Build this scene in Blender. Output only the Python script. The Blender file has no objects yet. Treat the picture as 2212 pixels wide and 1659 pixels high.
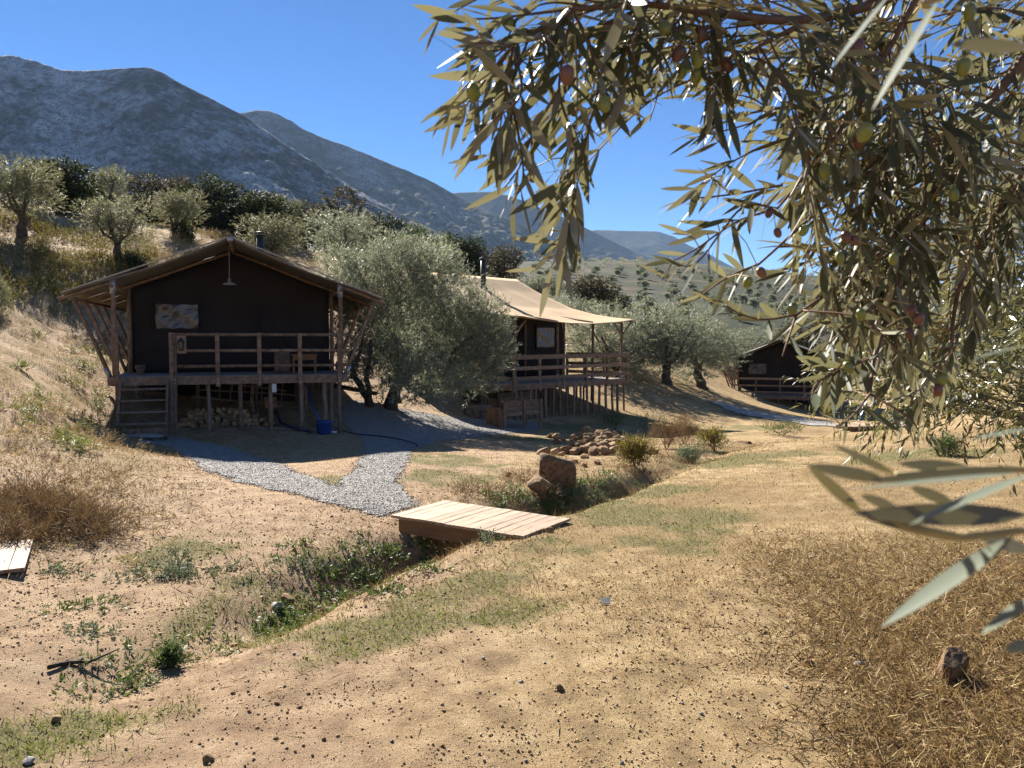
import bpy, math, random
import numpy as np
from mathutils import Vector, Matrix

rng = np.random.default_rng(7)
random.seed(7)
SC = bpy.context.scene
COL = SC.collection

# ------------------------------------------------------------------ camera, sky, sun, exposure
EYE = 1.6
HAZE = 0.00007
FPX = 1703.0                      # focal length in pixels of a 2212 x 1659 picture
PITCH = math.radians(3.17)
cam_d = bpy.data.cameras.new("camera")
cam_d.sensor_width = 36.0
cam_d.lens = 36.0 * FPX / 2212.0
cam_d.clip_start = 0.03
cam_d.clip_end = 20000
cam_d.dof.use_dof = True
cam_d.dof.focus_distance = 5.0
cam_d.dof.aperture_fstop = 15.0
cam = bpy.data.objects.new("camera", cam_d)
COL.objects.link(cam)
cam.location = (0, 0, EYE)
cam.rotation_euler = (math.radians(90) - PITCH, 0, 0)
SC.camera = cam

SUN_AZ = math.radians(-28)        # from +Y, positive towards +X
SUN_EL = math.radians(32.5)
world = bpy.data.worlds.new("World")
SC.world = world
world.use_nodes = True
wn, wl = world.node_tree.nodes, world.node_tree.links
wn.clear()
sky = wn.new("ShaderNodeTexSky")
sky.sky_type = 'NISHITA'
sky.sun_disc = False
sky.sun_elevation = SUN_EL
sky.sun_rotation = SUN_AZ
sky.altitude = 2500
sky.air_density = 0.7
sky.dust_density = 0.0
sky.ozone_density = 4.0
bg = wn.new("ShaderNodeBackground")
bg.inputs[1].default_value = 0.05
wo = wn.new("ShaderNodeOutputWorld")
hsv = wn.new("ShaderNodeHueSaturation")
hsv.inputs['Saturation'].default_value = 1.15
wl.new(sky.outputs[0], hsv.inputs['Color'])
wl.new(hsv.outputs[0], bg.inputs[0])
wl.new(bg.outputs[0], wo.inputs[0])

sun_d = bpy.data.lights.new("sun", 'SUN')
sun_d.energy = 5.0
sun_d.angle = math.radians(0.53)
sun_d.color = (1.0, 0.93, 0.83)
sun = bpy.data.objects.new("sun", sun_d)
COL.objects.link(sun)
to_sun = Vector((math.sin(SUN_AZ) * math.cos(SUN_EL), math.cos(SUN_AZ) * math.cos(SUN_EL), math.sin(SUN_EL)))
sun.rotation_euler = to_sun.to_track_quat('Z', 'Y').to_euler()
sun.location = (-20, 30, 40)

SC.view_settings.view_transform = 'Standard'
SC.view_settings.look = 'None'
SC.view_settings.exposure = 1.75
SC.view_settings.gamma = 1.0
SC.cycles.max_bounces = 6
SC.cycles.diffuse_bounces = 3
SC.cycles.glossy_bounces = 2
SC.cycles.transmission_bounces = 4
SC.cycles.transparent_max_bounces = 8
SC.cycles.caustics_reflective = False
SC.cycles.caustics_refractive = False
SC.cycles.use_denoising = True
try:
    SC.cycles.denoiser = 'OPENIMAGEDENOISE'
    SC.cycles.denoising_prefilter = 'NONE'
except Exception:
    pass

# ------------------------------------------------------------------ pixel helpers (2212-wide picture)
CP, SP = math.cos(PITCH), math.sin(PITCH)


def W(px, py, d):
    """world point seen at (px, py) that lies d metres in front of the camera"""
    u, v = (px - 1106) / FPX, (829.5 - py) / FPX
    dy, dz = CP + v * SP, -SP + v * CP
    k = d / dy
    return Vector((u * k, d, EYE + dz * k))


def proj(p):
    """picture position of world points, array (n,3) -> (n,2)"""
    p = np.atleast_2d(np.asarray(p, float))
    x, y, z = p[:, 0], p[:, 1], p[:, 2] - EYE
    f = y * CP - z * SP
    up = y * SP + z * CP
    f = np.where(f > 0.02, f, 0.02)
    return np.stack([1106 + FPX * x / f, 829.5 - FPX * up / f], 1)


def in_poly(pts, poly):
    pts = np.asarray(pts, float)
    x, y = pts[:, 0], pts[:, 1]
    res = np.zeros(len(pts), bool)
    n = len(poly)
    j = n - 1
    for i in range(n):
        xi, yi = poly[i]
        xj, yj = poly[j]
        c = ((yi > y) != (yj > y)) & (x < (xj - xi) * (y - yi) / (yj - yi + 1e-12) + xi)
        res ^= c
        j = i
    return res


# ------------------------------------------------------------------ noise
def _hash(ix, iy, seed):
    n = (ix.astype(np.int64) * 374761393 + iy.astype(np.int64) * 668265263 + seed * 1442695041) & 0x7fffffff
    n = ((n ^ (n >> 13)) * 1274126177) & 0x7fffffff
    n = n ^ (n >> 16)
    return (n & 0xffff) / 65535.0


def vnoise(x, y, seed=0):
    x, y = np.asarray(x, float), np.asarray(y, float)
    ix, iy = np.floor(x), np.floor(y)
    fx, fy = x - ix, y - iy
    fx, fy = fx * fx * (3 - 2 * fx), fy * fy * (3 - 2 * fy)
    a, b = _hash(ix, iy, seed), _hash(ix + 1, iy, seed)
    c, d = _hash(ix, iy + 1, seed), _hash(ix + 1, iy + 1, seed)
    return (a * (1 - fx) + b * fx) * (1 - fy) + (c * (1 - fx) + d * fx) * fy


def fbm(x, y, seed=0, octaves=4):
    s, a, t = 0.0, 1.0, 0.0
    for o in range(octaves):
        s = s + a * (vnoise(x * 2 ** o, y * 2 ** o, seed + o * 17) - 0.5)
        t += a
        a *= 0.5
    return 2 * s / t


def smooth(a, b, x):
    t = np.clip((x - a) / (b - a), 0, 1)
    return t * t * (3 - 2 * t)


# ------------------------------------------------------------------ mesh helpers
class MB:
    def __init__(self):
        self.v, self.f, self.m = [], [], []

    def add(self, vs, fs, mi=0):
        o = len(self.v)
        self.v.extend([tuple(p) for p in vs])
        self.f.extend([tuple(i + o for i in q) for q in fs])
        self.m.extend([mi] * len(fs))
        return self

    def box(self, x0, x1, y0, y1, z0, z1, mi=0):
        vs = [(x0, y0, z0), (x1, y0, z0), (x1, y1, z0), (x0, y1, z0), (x0, y0, z1), (x1, y0, z1), (x1, y1, z1), (x0, y1, z1)]
        return self.add(vs, [(0, 3, 2, 1), (4, 5, 6, 7), (0, 1, 5, 4), (1, 2, 6, 5), (2, 3, 7, 6), (3, 0, 4, 7)], mi)

    def bar(self, a, b, w, h, mi=0, up=(0, 0, 1)):
        a, b = Vector(a), Vector(b)
        d = (b - a).normalized()
        up = Vector(up)
        if abs(d.dot(up)) > 0.98:
            up = Vector((0, 1, 0))
        s = d.cross(up).normalized() * (w / 2)
        t = s.cross(d).normalized() * (h / 2)
        vs = [a - s - t, a + s - t, a + s + t, a - s + t, b - s - t, b + s - t, b + s + t, b - s + t]
        return self.add(vs, [(0, 1, 2, 3), (7, 6, 5, 4), (0, 4, 5, 1), (1, 5, 6, 2), (2, 6, 7, 3), (3, 7, 4, 0)], mi)

    def tube(self, pts, radii, seg=8, mi=0, cap=True):
        pts = [Vector(p) for p in pts]
        if not hasattr(radii, '__len__'):
            radii = [radii] * len(pts)
        n = len(pts)
        t0 = (pts[1] - pts[0]).normalized()
        ref = Vector((0, 0, 1)) if abs(t0.z) < 0.9 else Vector((1, 0, 0))
        s = t0.cross(ref).normalized()
        vs, fs = [], []
        for i in range(n):
            t = (pts[min(i + 1, n - 1)] - pts[max(i - 1, 0)])
            if t.length < 1e-9:
                t = t0
            t.normalize()
            s = (s - t * s.dot(t))
            s.normalize()
            q = t.cross(s)
            for k in range(seg):
                a = 2 * math.pi * k / seg
                vs.append(pts[i] + (s * math.cos(a) + q * math.sin(a)) * radii[i])
        for i in range(n - 1):
            for k in range(seg):
                k2 = (k + 1) % seg
                fs.append((i * seg + k, i * seg + k2, (i + 1) * seg + k2, (i + 1) * seg + k))
        if cap:
            fs.append(tuple(range(seg - 1, -1, -1)))
            fs.append(tuple((n - 1) * seg + k for k in range(seg)))
        return self.add(vs, fs, mi)

    def lathe(self, prof, seg=14, c=(0, 0, 0), mi=0):
        vs, fs = [], []
        for r, z in prof:
            for k in range(seg):
                a = 2 * math.pi * k / seg
                vs.append((c[0] + r * math.cos(a), c[1] + r * math.sin(a), c[2] + z))
        for i in range(len(prof) - 1):
            for k in range(seg):
                k2 = (k + 1) % seg
                fs.append((i * seg + k, i * seg + k2, (i + 1) * seg + k2, (i + 1) * seg + k))
        return self.add(vs, fs, mi)

    def mesh(self, name, mats, smooth_=False):
        me = bpy.data.meshes.new(name)
        me.from_pydata(self.v, [], self.f)
        for m in (mats if isinstance(mats, (list, tuple)) else [mats]):
            me.materials.append(m)
        if any(self.m):
            me.polygons.foreach_set('material_index', self.m)
        if smooth_:
            me.polygons.foreach_set('use_smooth', [True] * len(me.polygons))
        me.update()
        return me

    def build(self, name, mats, parent=None, smooth_=False, loc=None):
        return link(name, self.mesh(name, mats, smooth_), parent, loc)


def link(name, me, parent=None, loc=None):
    o = bpy.data.objects.new(name, me)
    COL.objects.link(o)
    if parent is not None:
        o.parent = parent
    if loc is not None:
        o.location = loc
    return o


def np_mesh(name, V, F, mats, smooth_=False):
    """V (n,3), F (m,k) all faces of k corners"""
    V, F = np.asarray(V, np.float32), np.asarray(F, np.int32)
    me = bpy.data.meshes.new(name)
    me.vertices.add(len(V))
    me.vertices.foreach_set('co', V.ravel())
    m, k = F.shape
    me.loops.add(m * k)
    me.loops.foreach_set('vertex_index', F.ravel())
    me.polygons.add(m)
    me.polygons.foreach_set('loop_start', np.arange(0, m * k, k, dtype=np.int32))
    me.polygons.foreach_set('loop_total', np.full(m, k, np.int32))
    for mt in (mats if isinstance(mats, (list, tuple)) else [mats]):
        me.materials.append(mt)
    if smooth_:
        me.polygons.foreach_set('use_smooth', np.ones(m, bool))
    me.update(calc_edges=True)
    return me


def scatter(tv, tf, pos, R, sc):
    """copies of a template: tv (t,3), tf (f,k); pos (n,3); R (n,3,3) columns = axes; sc (n,3)"""
    tv, tf = np.asarray(tv, float), np.asarray(tf, int)
    n, t = len(pos), len(tv)
    loc = tv[None] * sc[:, None, :]
    V = np.einsum('nij,ntj->nti', R, loc) + pos[:, None, :]
    F = (tf[None] + (np.arange(n) * t)[:, None, None]).reshape(-1, tf.shape[1])
    return V.reshape(-1, 3), F


def frames(axis, normal):
    """rotation matrices with local x = axis, local z ~ normal"""
    a = axis / np.maximum(np.linalg.norm(axis, axis=1, keepdims=True), 1e-9)
    y = np.cross(normal, a)
    y /= np.maximum(np.linalg.norm(y, axis=1, keepdims=True), 1e-9)
    z = np.cross(a, y)
    return np.stack([a, y, z], 2)


def rand_dir(n):
    v = rng.normal(size=(n, 3))
    return v / np.linalg.norm(v, axis=1, keepdims=True)


def tag(o, label=None, cat=None, group=None, kind=None):
    if label: o['label'] = label
    if cat: o['category'] = cat
    if group: o['group'] = group
    if kind: o['kind'] = kind
    return o


def thing(name, label, cat, loc=(0, 0, 0), rz=0.0, group=None):
    o = bpy.data.objects.new(name, None)
    o.empty_display_size = 0.2
    COL.objects.link(o)
    o.location = loc
    o.rotation_euler = (0, 0, rz)
    return tag(o, label, cat, group)


# ------------------------------------------------------------------ materials
def new_mat(name):
    m = bpy.data.materials.new(name)
    m.use_nodes = True
    nt = m.node_tree
    return m, nt.nodes, nt.links, nt.nodes['Principled BSDF']


def ramp(ns, cols, pos=None):
    r = ns.new('ShaderNodeValToRGB')
    e = r.color_ramp.elements
    n = len(cols)
    while len(e) < n:
        e.new(0.5)
    for i, c in enumerate(cols):
        e[i].position = pos[i] if pos else i / (n - 1)
        e[i].color = (*c, 1)
    return r


def noise_mat(name, cols, scale=5.0, rough=0.85, bump=0.3, stretch=(1, 1, 1), detail=6.0, bscale=None, pos=None, spec=0.3,
              dist=0.01, vary=0.0, island=0.0, metal=0.0, nrough=0.6):
    m, ns, ls, bs = new_mat(name)
    tc = ns.new('ShaderNodeTexCoord')
    mp = ns.new('ShaderNodeMapping')
    mp.inputs['Scale'].default_value = stretch
    ls.new(tc.outputs['Object'], mp.inputs[0])
    nz = ns.new('ShaderNodeTexNoise')
    nz.inputs['Scale'].default_value = scale
    nz.inputs['Detail'].default_value = detail
    nz.inputs['Roughness'].default_value = nrough
    ls.new(mp.outputs[0], nz.inputs[0])
    r = ramp(ns, cols, pos or [0.3 + 0.4 * i / (len(cols) - 1) for i in range(len(cols))])
    ls.new(nz.outputs[0], r.inputs[0])
    out = r.outputs[0]
    if vary or island:
        hs = ns.new('ShaderNodeHueSaturation')
        mr = ns.new('ShaderNodeMapRange')
        amt = vary or island
        mr.inputs['To Min'].default_value = 1 - amt
        mr.inputs['To Max'].default_value = 1 + amt
        if island:
            g = ns.new('ShaderNodeNewGeometry')
            ls.new(g.outputs['Random Per Island'], mr.inputs[0])
        else:
            g = ns.new('ShaderNodeObjectInfo')
            ls.new(g.outputs['Random'], mr.inputs[0])
        ls.new(mr.outputs[0], hs.inputs['Value'])
        ls.new(out, hs.inputs['Color'])
        out = hs.outputs[0]
    ls.new(out, bs.inputs['Base Color'])
    bs.inputs['Roughness'].default_value = rough
    bs.inputs['Specular IOR Level'].default_value = spec
    bs.inputs['Metallic'].default_value = metal
    if bump:
        b = ns.new('ShaderNodeBump')
        b.inputs['Strength'].default_value = bump
        b.inputs['Distance'].default_value = dist
        n2 = nz
        if bscale:
            n2 = ns.new('ShaderNodeTexNoise')
            n2.inputs['Scale'].default_value = bscale
            n2.inputs['Detail'].default_value = 5
            ls.new(mp.outputs[0], n2.inputs[0])
        ls.new(n2.outputs[0], b.inputs['Height'])
        ls.new(b.outputs[0], bs.inputs['Normal'])
    return m


def leaf_mat(name, top, under, trans, tf=0.35, rough=0.45, spec=0.4, amt=0.35, sat=0.1, veins=False):
    """two-sided leaf: darker face, paler underside, some light let through"""
    m, ns, ls, bs = new_mat(name)
    g = ns.new('ShaderNodeNewGeometry')
    mx = ns.new('ShaderNodeMix')
    mx.data_type = 'RGBA'
    mx.inputs[6].default_value = (*top, 1)
    mx.inputs[7].default_value = (*under, 1)
    ls.new(g.outputs['Backfacing'], mx.inputs[0])
    hs = ns.new('ShaderNodeHueSaturation')
    mr = ns.new('ShaderNodeMapRange')
    mr.inputs['To Min'].default_value = 1 - amt
    mr.inputs['To Max'].default_value = 1 + amt
    ls.new(g.outputs['Random Per Island'], mr.inputs[0])
    ls.new(mr.outputs[0], hs.inputs['Value'])
    mr2 = ns.new('ShaderNodeMapRange')
    mr2.inputs['To Min'].default_value = 0.5 - sat * 0.25
    mr2.inputs['To Max'].default_value = 0.5 + sat * 0.25
    mt = ns.new('ShaderNodeMath')
    mt.operation = 'FRACT'
    mm = ns.new('ShaderNodeMath')
    mm.operation = 'MULTIPLY'
    mm.inputs[1].default_value = 7.31
    ls.new(g.outputs['Random Per Island'], mm.inputs[0])
    ls.new(mm.outputs[0], mt.inputs[0])
    ls.new(mt.outputs[0], mr2.inputs[0])
    ls.new(mr2.outputs[0], hs.inputs['Hue'])
    ls.new(mx.outputs[2], hs.inputs['Color'])
    ls.new(hs.outputs[0], bs.inputs['Base Color'])
    bs.inputs['Roughness'].default_value = rough
    bs.inputs['Specular IOR Level'].default_value = spec
    tr = ns.new('ShaderNodeBsdfTranslucent')
    tr.inputs[0].default_value = (*trans, 1)
    ms = ns.new('ShaderNodeMixShader')
    ms.inputs[0].default_value = tf
    ls.new(bs.outputs[0], ms.inputs[1])
    ls.new(tr.outputs[0], ms.inputs[2])
    ls.new(ms.outputs[0], ns['Material Output'].inputs[0])
    return m


MT = {}
MT['wood'] = noise_mat('weathered_brown_wood', [(.09, .058, .036), (.18, .12, .078), (.26, .18, .125)], 9, .75, .4, (1, 1, 1), vary=.25)
MT['wood_grey'] = noise_mat('grey_weathered_wood', [(.13, .095, .07), (.24, .18, .135)], 9, .8, .4, vary=.25)
MT['plank'] = noise_mat('pale_pine_plank', [(.17, .105, .06), (.35, .245, .16), (.45, .34, .245)], 3.0, .75, .3, (1.2, 14, 14), detail=8, pos=[.34, .48, .66], vary=.2, dist=.004)
MT['beam'] = noise_mat('brown_pine_beam', [(.16, .085, .038), (.25, .145, .07)], 4.0, .7, .2, (1, 8, 8), vary=.1)
MT['deckwood'] = noise_mat('grey_deck_boards', [(.20, .18, .165), (.33, .31, .29)], 6.0, .8, .2, (1, 10, 1))
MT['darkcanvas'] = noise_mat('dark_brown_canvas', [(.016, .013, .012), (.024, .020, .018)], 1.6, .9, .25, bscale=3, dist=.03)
MT['greycanvas'] = noise_mat('grey_roof_canvas', [(.12, .11, .095), (.19, .175, .155)], 2.0, .75, .2, bscale=2.5, dist=.03)
MT['tancanvas'] = noise_mat('tan_roof_canvas', [(.42, .285, .155), (.47, .325, .18), (.51, .355, .205)], .8, .85, .25, bscale=1.2, dist=.05)
MT['metal'] = noise_mat('dull_galvanised_steel', [(.28, .30, .33), (.42, .44, .47)], 14, .45, .1, metal=.6)
MT['blackmetal'] = noise_mat('black_stove_pipe', [(.012, .012, .013), (.035, .034, .034)], 9, .55, .2, spec=.5)
MT['plastic_window'] = noise_mat('creased_clear_window', [(.03, .032, .036), (.085, .078, .07)], 3.5, .25, .8, spec=.7, dist=.05, bscale=5.0)
MT['canvas_hem'] = noise_mat('pale_canvas_lit_edge', [(.30, .27, .22), (.42, .38, .31)], 5, .8, .1)  # hem tone carries the sun-lit edge line; the piping is pale itself
MT['white'] = noise_mat('off_white_paint', [(.6, .6, .58), (.75, .74, .72)], 8, .6, .05)
MT['blue'] = noise_mat('blue_plastic', [(.012, .035, .16), (.02, .055, .24)], 4, .4, .05, spec=.5)
MT['hose'] = noise_mat('dark_blue_hose', [(.012, .016, .035), (.02, .03, .07)], 4, .45, .1, spec=.5)
MT['cable'] = noise_mat('black_cable', [(.01, .01, .01), (.02, .02, .02)], 4, .5, .0, spec=.4)
MT['rock'] = noise_mat('tan_sandstone', [(.14, .08, .035), (.29, .18, .085), (.38, .26, .14)], 6, .9, .7, detail=9, dist=.03, vary=.25)
MT['rockdark'] = noise_mat('shade_darkened_brown_rock', [(.07, .042, .022), (.16, .095, .048), (.25, .16, .085)], 7, .9, .8, detail=9, dist=.03)  # brown rock, darkened further so the colour carries its shaded face
MT['rockgrey'] = noise_mat('grey_stone', [(.17, .16, .15), (.33, .31, .29)], 8, .85, .5, detail=8, dist=.01, vary=.3)
MT['bark'] = noise_mat('dark_olive_bark', [(.025, .019, .014), (.075, .06, .046), (.12, .10, .08)], 14, .95, .9, (1, 1, .35), detail=8, dist=.03)
MT['twig'] = noise_mat('brown_olive_twig', [(.10, .055, .035), (.20, .12, .075)], 60, .7, .3, dist=.001)
MT['shoot'] = noise_mat('yellowish_olive_shoot', [(.28, .21, .09), (.40, .31, .14)], 60, .6, .2, dist=.001)
MT['log'] = noise_mat('split_firewood', [(.15, .085, .04), (.33, .21, .11), (.42, .29, .17)], 10, .85, .4, vary=.35)
MT['clay'] = noise_mat('dull_red_clay', [(.20, .085, .045), (.28, .13, .07)], 9, .85, .2)
# ------------------------------------------------------------------ terrain: heights interpolated from surveyed spots
CT = []                           # (x, y, z)


def cp(px, py, d):
    CT.append(tuple(W(px, py, d)))


for x, y, z in [(0, 2.8, .0), (-2, 2.8, .0), (2, 2.8, .02), (0, 1.2, 0), (1.2, .6, .02), (-1.2, .6, .02), (.9, 4.5, -.02), (-.5, 4.5, -.04),
                (3, 4.2, .06), (-2.6, 4.0, -.02), (1.2, 1.2, .02), (-1.2, 1.2, .0), (5.5, 2.0, .15), (-5.5, 2.0, .5)]:
    CT.append((x, y, z))
for a in [(1000, 1130, 7.55), (760, 1105, 8.15), (650, 1070, 9.0), (420, 1150, 7.2), (1350, 1120, 7.45), (1700, 1100, 7.7), (2200, 1100, 7.1),
          (2200, 960, 12.6), (1950, 930, 22.0), (2150, 900, 24.0), (1750, 889, 43), (1950, 872, 48), (2200, 850, 50), (1400, 1000, 12.3), (1560, 960, 16.3), (1480, 838, 38),
          (1350, 888, 30.5), (1120, 915, 25.5), (1240, 905, 27.5), (256, 928, 17.24), (733, 935, 18.76), (1000, 1000, 11.9), (1060, 925, 23.3), (880, 985, 12.5),
          (845, 880, 22.8), (985, 885, 26.5), (500, 930, 18.0), (0, 1250, 5.6), (0, 1170, 6.4), (0, 1000, 9.0), (0, 800, 15), (0, 650, 23), (0, 560, 28), (0, 440, 38),
          (130, 1000, 9.8), (210, 800, 20.5), (100, 700, 24), (235, 880, 18.2), (262, 562, 31), (390, 515, 41), (600, 548, 45), (700, 578, 45), (150, 470, 42), (40, 515, 33),
          (-200, 900, 10), (-200, 620, 21), (-200, 420, 34), (-300, 1200, 5), (500, 760, 26), (600, 700, 30), (450, 620, 33), (750, 800, 26),
          (0, 432, 55), (300, 475, 60), (600, 525, 65), (850, 580, 62), (1100, 630, 60), (1270, 672, 60), (1330, 740, 46), (1560, 760, 60), (1400, 695, 90),
          (1750, 740, 85), (2100, 760, 95), (1400, 650, 150), (1400, 604, 230), (1420, 565, 320), (1600, 655, 150), (1600, 605, 280), (1700, 690, 105), (2100, 660, 250),
          (1000, 600, 130), (700, 545, 130), (300, 470, 130), (0, 440, 130), (0, 440, 400), (700, 525, 400), (1000, 575, 400), (1400, 568, 420), (1900, 618, 420), (2300, 640, 420)]:
    cp(*a)
CT = np.array(CT)


def _tv(x, y):
    r = np.clip(np.hypot(x, y), 1.2, 430)
    th = np.clip(np.arctan2(x, y), -1.15, 1.15)
    return th * 1.6, np.log(r)


_ca, _cb = _tv(CT[:, 0], CT[:, 1])
# heights relative to eye divided by a distance scale keep far and near equally smooth
_scale = lambda r: 0.5 + 0.06 * r
_rz = (CT[:, 2]) / _scale(np.clip(np.hypot(CT[:, 0], CT[:, 1]), 1.2, 430))


def _phi(d2):
    return 0.5 * d2 * np.log(d2 + 1e-12)


_n = len(CT)
_K = _phi((_ca[:, None] - _ca) ** 2 + (_cb[:, None] - _cb) ** 2) + np.eye(_n) * 2e-3
_P = np.stack([np.ones(_n), _ca, _cb], 1)
_A = np.block([[_K, _P], [_P.T, np.zeros((3, 3))]])
_w = np.linalg.solve(_A, np.concatenate([_rz, np.zeros(3)]))


def base_h(x, y):
    x, y = np.atleast_1d(np.asarray(x, float)), np.atleast_1d(np.asarray(y, float))
    a, b = _tv(x, y)
    z = np.zeros_like(a)
    for i in range(_n):
        z += _w[i] * _phi((a - _ca[i]) ** 2 + (b - _cb[i]) ** 2)
    z += _w[_n] + _w[_n + 1] * a + _w[_n + 2] * b
    return z * _scale(np.clip(np.hypot(x, y), 1.2, 430))


_ds = np.geomspace(1.6, 500, 900)


def ground_at(px, py, hf):
    u, v = (px - 1106) / FPX, (829.5 - py) / FPX
    dy, dz = CP + v * SP, -SP + v * CP
    k = _ds / dy
    z = EYE + dz * k
    h = hf(u * k, _ds)
    below = np.nonzero(z < h)[0]
    i = below[0] if len(below) else len(_ds) - 1
    i = max(i, 1)
    a, b = (z - h)[i - 1], (z - h)[i]
    t = a / (a - b) if a != b else 0
    d = _ds[i - 1] + t * (_ds[i] - _ds[i - 1])
    kk = d / dy
    return Vector((u * kk, d, EYE + dz * kk))


# the ditch: centre line in the ground, depth and half width along it
_dp = [(60, 1540, .03, .5), (230, 1470, .08, .4), (420, 1390, .10, .4), (620, 1290, .22, .42), (780, 1215, .30, .42), (930, 1160, .38, .40), (1060, 1120, .42, .36),
       (1180, 1090, .40, .36), (1290, 1062, .36, .34), (1390, 1028, .30, .34), (1480, 1000, .15, .4), (1600, 965, .10, .5), (1800, 935, .10, .7)]
DITCH = []
for px, py, dep, wd in _dp:
    g = ground_at(px, py - 8, base_h)
    DITCH.append((g.x, g.y, dep, wd))
DITCH = np.array(DITCH)


def ditch_val(x, y):
    """depth of cut and normalised distance to the centre line"""
    best = np.full(x.shape, 1e9)
    dep = np.zeros(x.shape)
    for i in range(len(DITCH) - 1):
        ax, ay, ad, aw = DITCH[i]
        bx, by, bd, bw = DITCH[i + 1]
        L2 = (bx - ax) ** 2 + (by - ay) ** 2
        t = np.clip(((x - ax) * (bx - ax) + (y - ay) * (by - ay)) / L2, 0, 1)
        dd = np.hypot(x - ax - t * (bx - ax), y - ay - t * (by - ay)) / (aw + t * (bw - aw))
        m = dd < best
        best = np.where(m, dd, best)
        dep = np.where(m, ad + t * (bd - ad), dep)
    return dep, best


def H(x, y):
    x, y = np.atleast_1d(np.asarray(x, float)), np.atleast_1d(np.asarray(y, float))
    z = base_h(x, y)
    r = np.hypot(x, y)
    near = r < 40
    if near.any():
        dep, dd = ditch_val(x[near], y[near])
        wob = 1 + .25 * fbm(x[near] * 2.2, y[near] * 2.2, 31, 2)
        z[near] -= dep * np.exp(-(dd * wob) ** 2 * 1.1)
    z += (.035 * fbm(x * .7, y * .7, 3, 3) + .018 * fbm(x * 3.1, y * 3.1, 9, 3)) * smooth(0, 3, r)
    bank = smooth(-4.5, -7.5, x + .25 * (y - 10)) * smooth(60, 30, r)
    z += bank * (.13 * fbm(x * .9, y * .9, 12, 3) + .05 * fbm(x * 3.7, y * 3.7, 5, 2))
    z += smooth(60, 200, r) * fbm(x * .02, y * .02, 44, 4) * 2.2
    return z


def Hs(x, y):
    return float(H(x, y)[0])


def G(px, py):
    return ground_at(px, py, H)


def gpoly(pts):
    return [tuple(G(px, py))[:2] for px, py in pts]


# ground colour zones (real differences of cover: bare soil, mown green, dry straw, reddish earth)
GREEN = [(780, 1360, .45), (860, 1330, .45), (940, 1300, .4), (1040, 1255, .4), (1130, 1220, .35), (1200, 1185, .3), (330, 1195, .4), (395, 1180, .4), (280, 1205, .3), (120, 1590, .25), (200, 1570, .28),
         (280, 1555, .3), (60, 1605, .25), (350, 1545, .25), (1640, 1000, .9), (1560, 1010, .8), (1700, 985, 1.0), (1300, 1090, .3), (1420, 1060, .5), (1000, 1000, .9), (930, 1030, .7), (960, 990, .8),
         (740, 1035, .5), (700, 1045, .4), (1500, 1130, .6), (1350, 1110, .5), (1700, 905, 2.0), (1600, 925, 1.5), (1250, 925, 1.5), (1100, 945, 1.2), (2060, 975, .8), (1500, 940, 1.3),
         (1900, 990, 1.0), (1100, 1330, .3), (1450, 1180, .4), (1250, 1190, .3), (640, 1310, .5), (560, 1340, .4)]
GREENW = [(*G(a, b)[:2], c) for a, b, c in GREEN]


def zones(x, y):
    n1 = fbm(x * .9, y * .9, 71, 4)
    n2 = fbm(x * 3.3, y * 3.3, 72, 3)
    g = np.zeros_like(x)
    for gx, gy, gr in GREENW:
        g = np.maximum(g, np.exp(-((x - gx) ** 2 + (y - gy) ** 2) / gr ** 2))
    dep, dd = ditch_val(x, y)
    g = np.maximum(g, .8 * np.exp(-(dd / 1.3) ** 2) * smooth(.05, .25, dep))
    g = np.clip(g * 1.15 + (1.1 * n1 + .9 * n2) * smooth(.02, .3, g) - .12, 0, 1)
    meadow = smooth(4.2, 6.0, y) * smooth(60, 30, y) * smooth(-1.5, .8, x - .1 * (y - 6)) * (.55 + .6 * n1)
    bank = smooth(-2.6, -5.2, x + .12 * (y - 6)) * smooth(4.6, 6.5, y)
    rcorner = smooth(1.0, 1.7, x - .15 * (y - 3)) * smooth(6.5, 4.0, y)
    dry = np.clip(np.maximum.reduce([meadow, bank * (.55 + .9 * n1), rcorner * (.8 + .4 * n2)]), 0, 1)
    red = np.clip(smooth(.2, -1.2, x - .05 * y + .3 * n1) * smooth(60, 30, y) * .9, 0, 1)
    return g, dry, red


# ------------------------------------------------------------------ ground sheet
th = np.concatenate([np.linspace(-math.pi, -.85, 50)[:-1], np.linspace(-.85, .85, 520), np.linspace(.85, math.pi, 50)[1:]])
rr = np.concatenate([[.02, .3, .7, 1.1], np.geomspace(1.5, 60, 360), np.geomspace(62, 430, 110), np.geomspace(480, 9000, 14)])
TH, RR = np.meshgrid(th, rr)
gx, gy = (RR * np.sin(TH)).ravel(), (RR * np.cos(TH)).ravel()
gz = H(gx, gy)
nt_, nr_ = len(th), len(rr)
idx = np.arange(nt_ * nr_).reshape(nr_, nt_)
F = np.stack([idx[:-1, :-1], idx[1:, :-1], idx[1:, 1:], idx[:-1, 1:]], -1).reshape(-1, 4)[:, ::-1]


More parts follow.
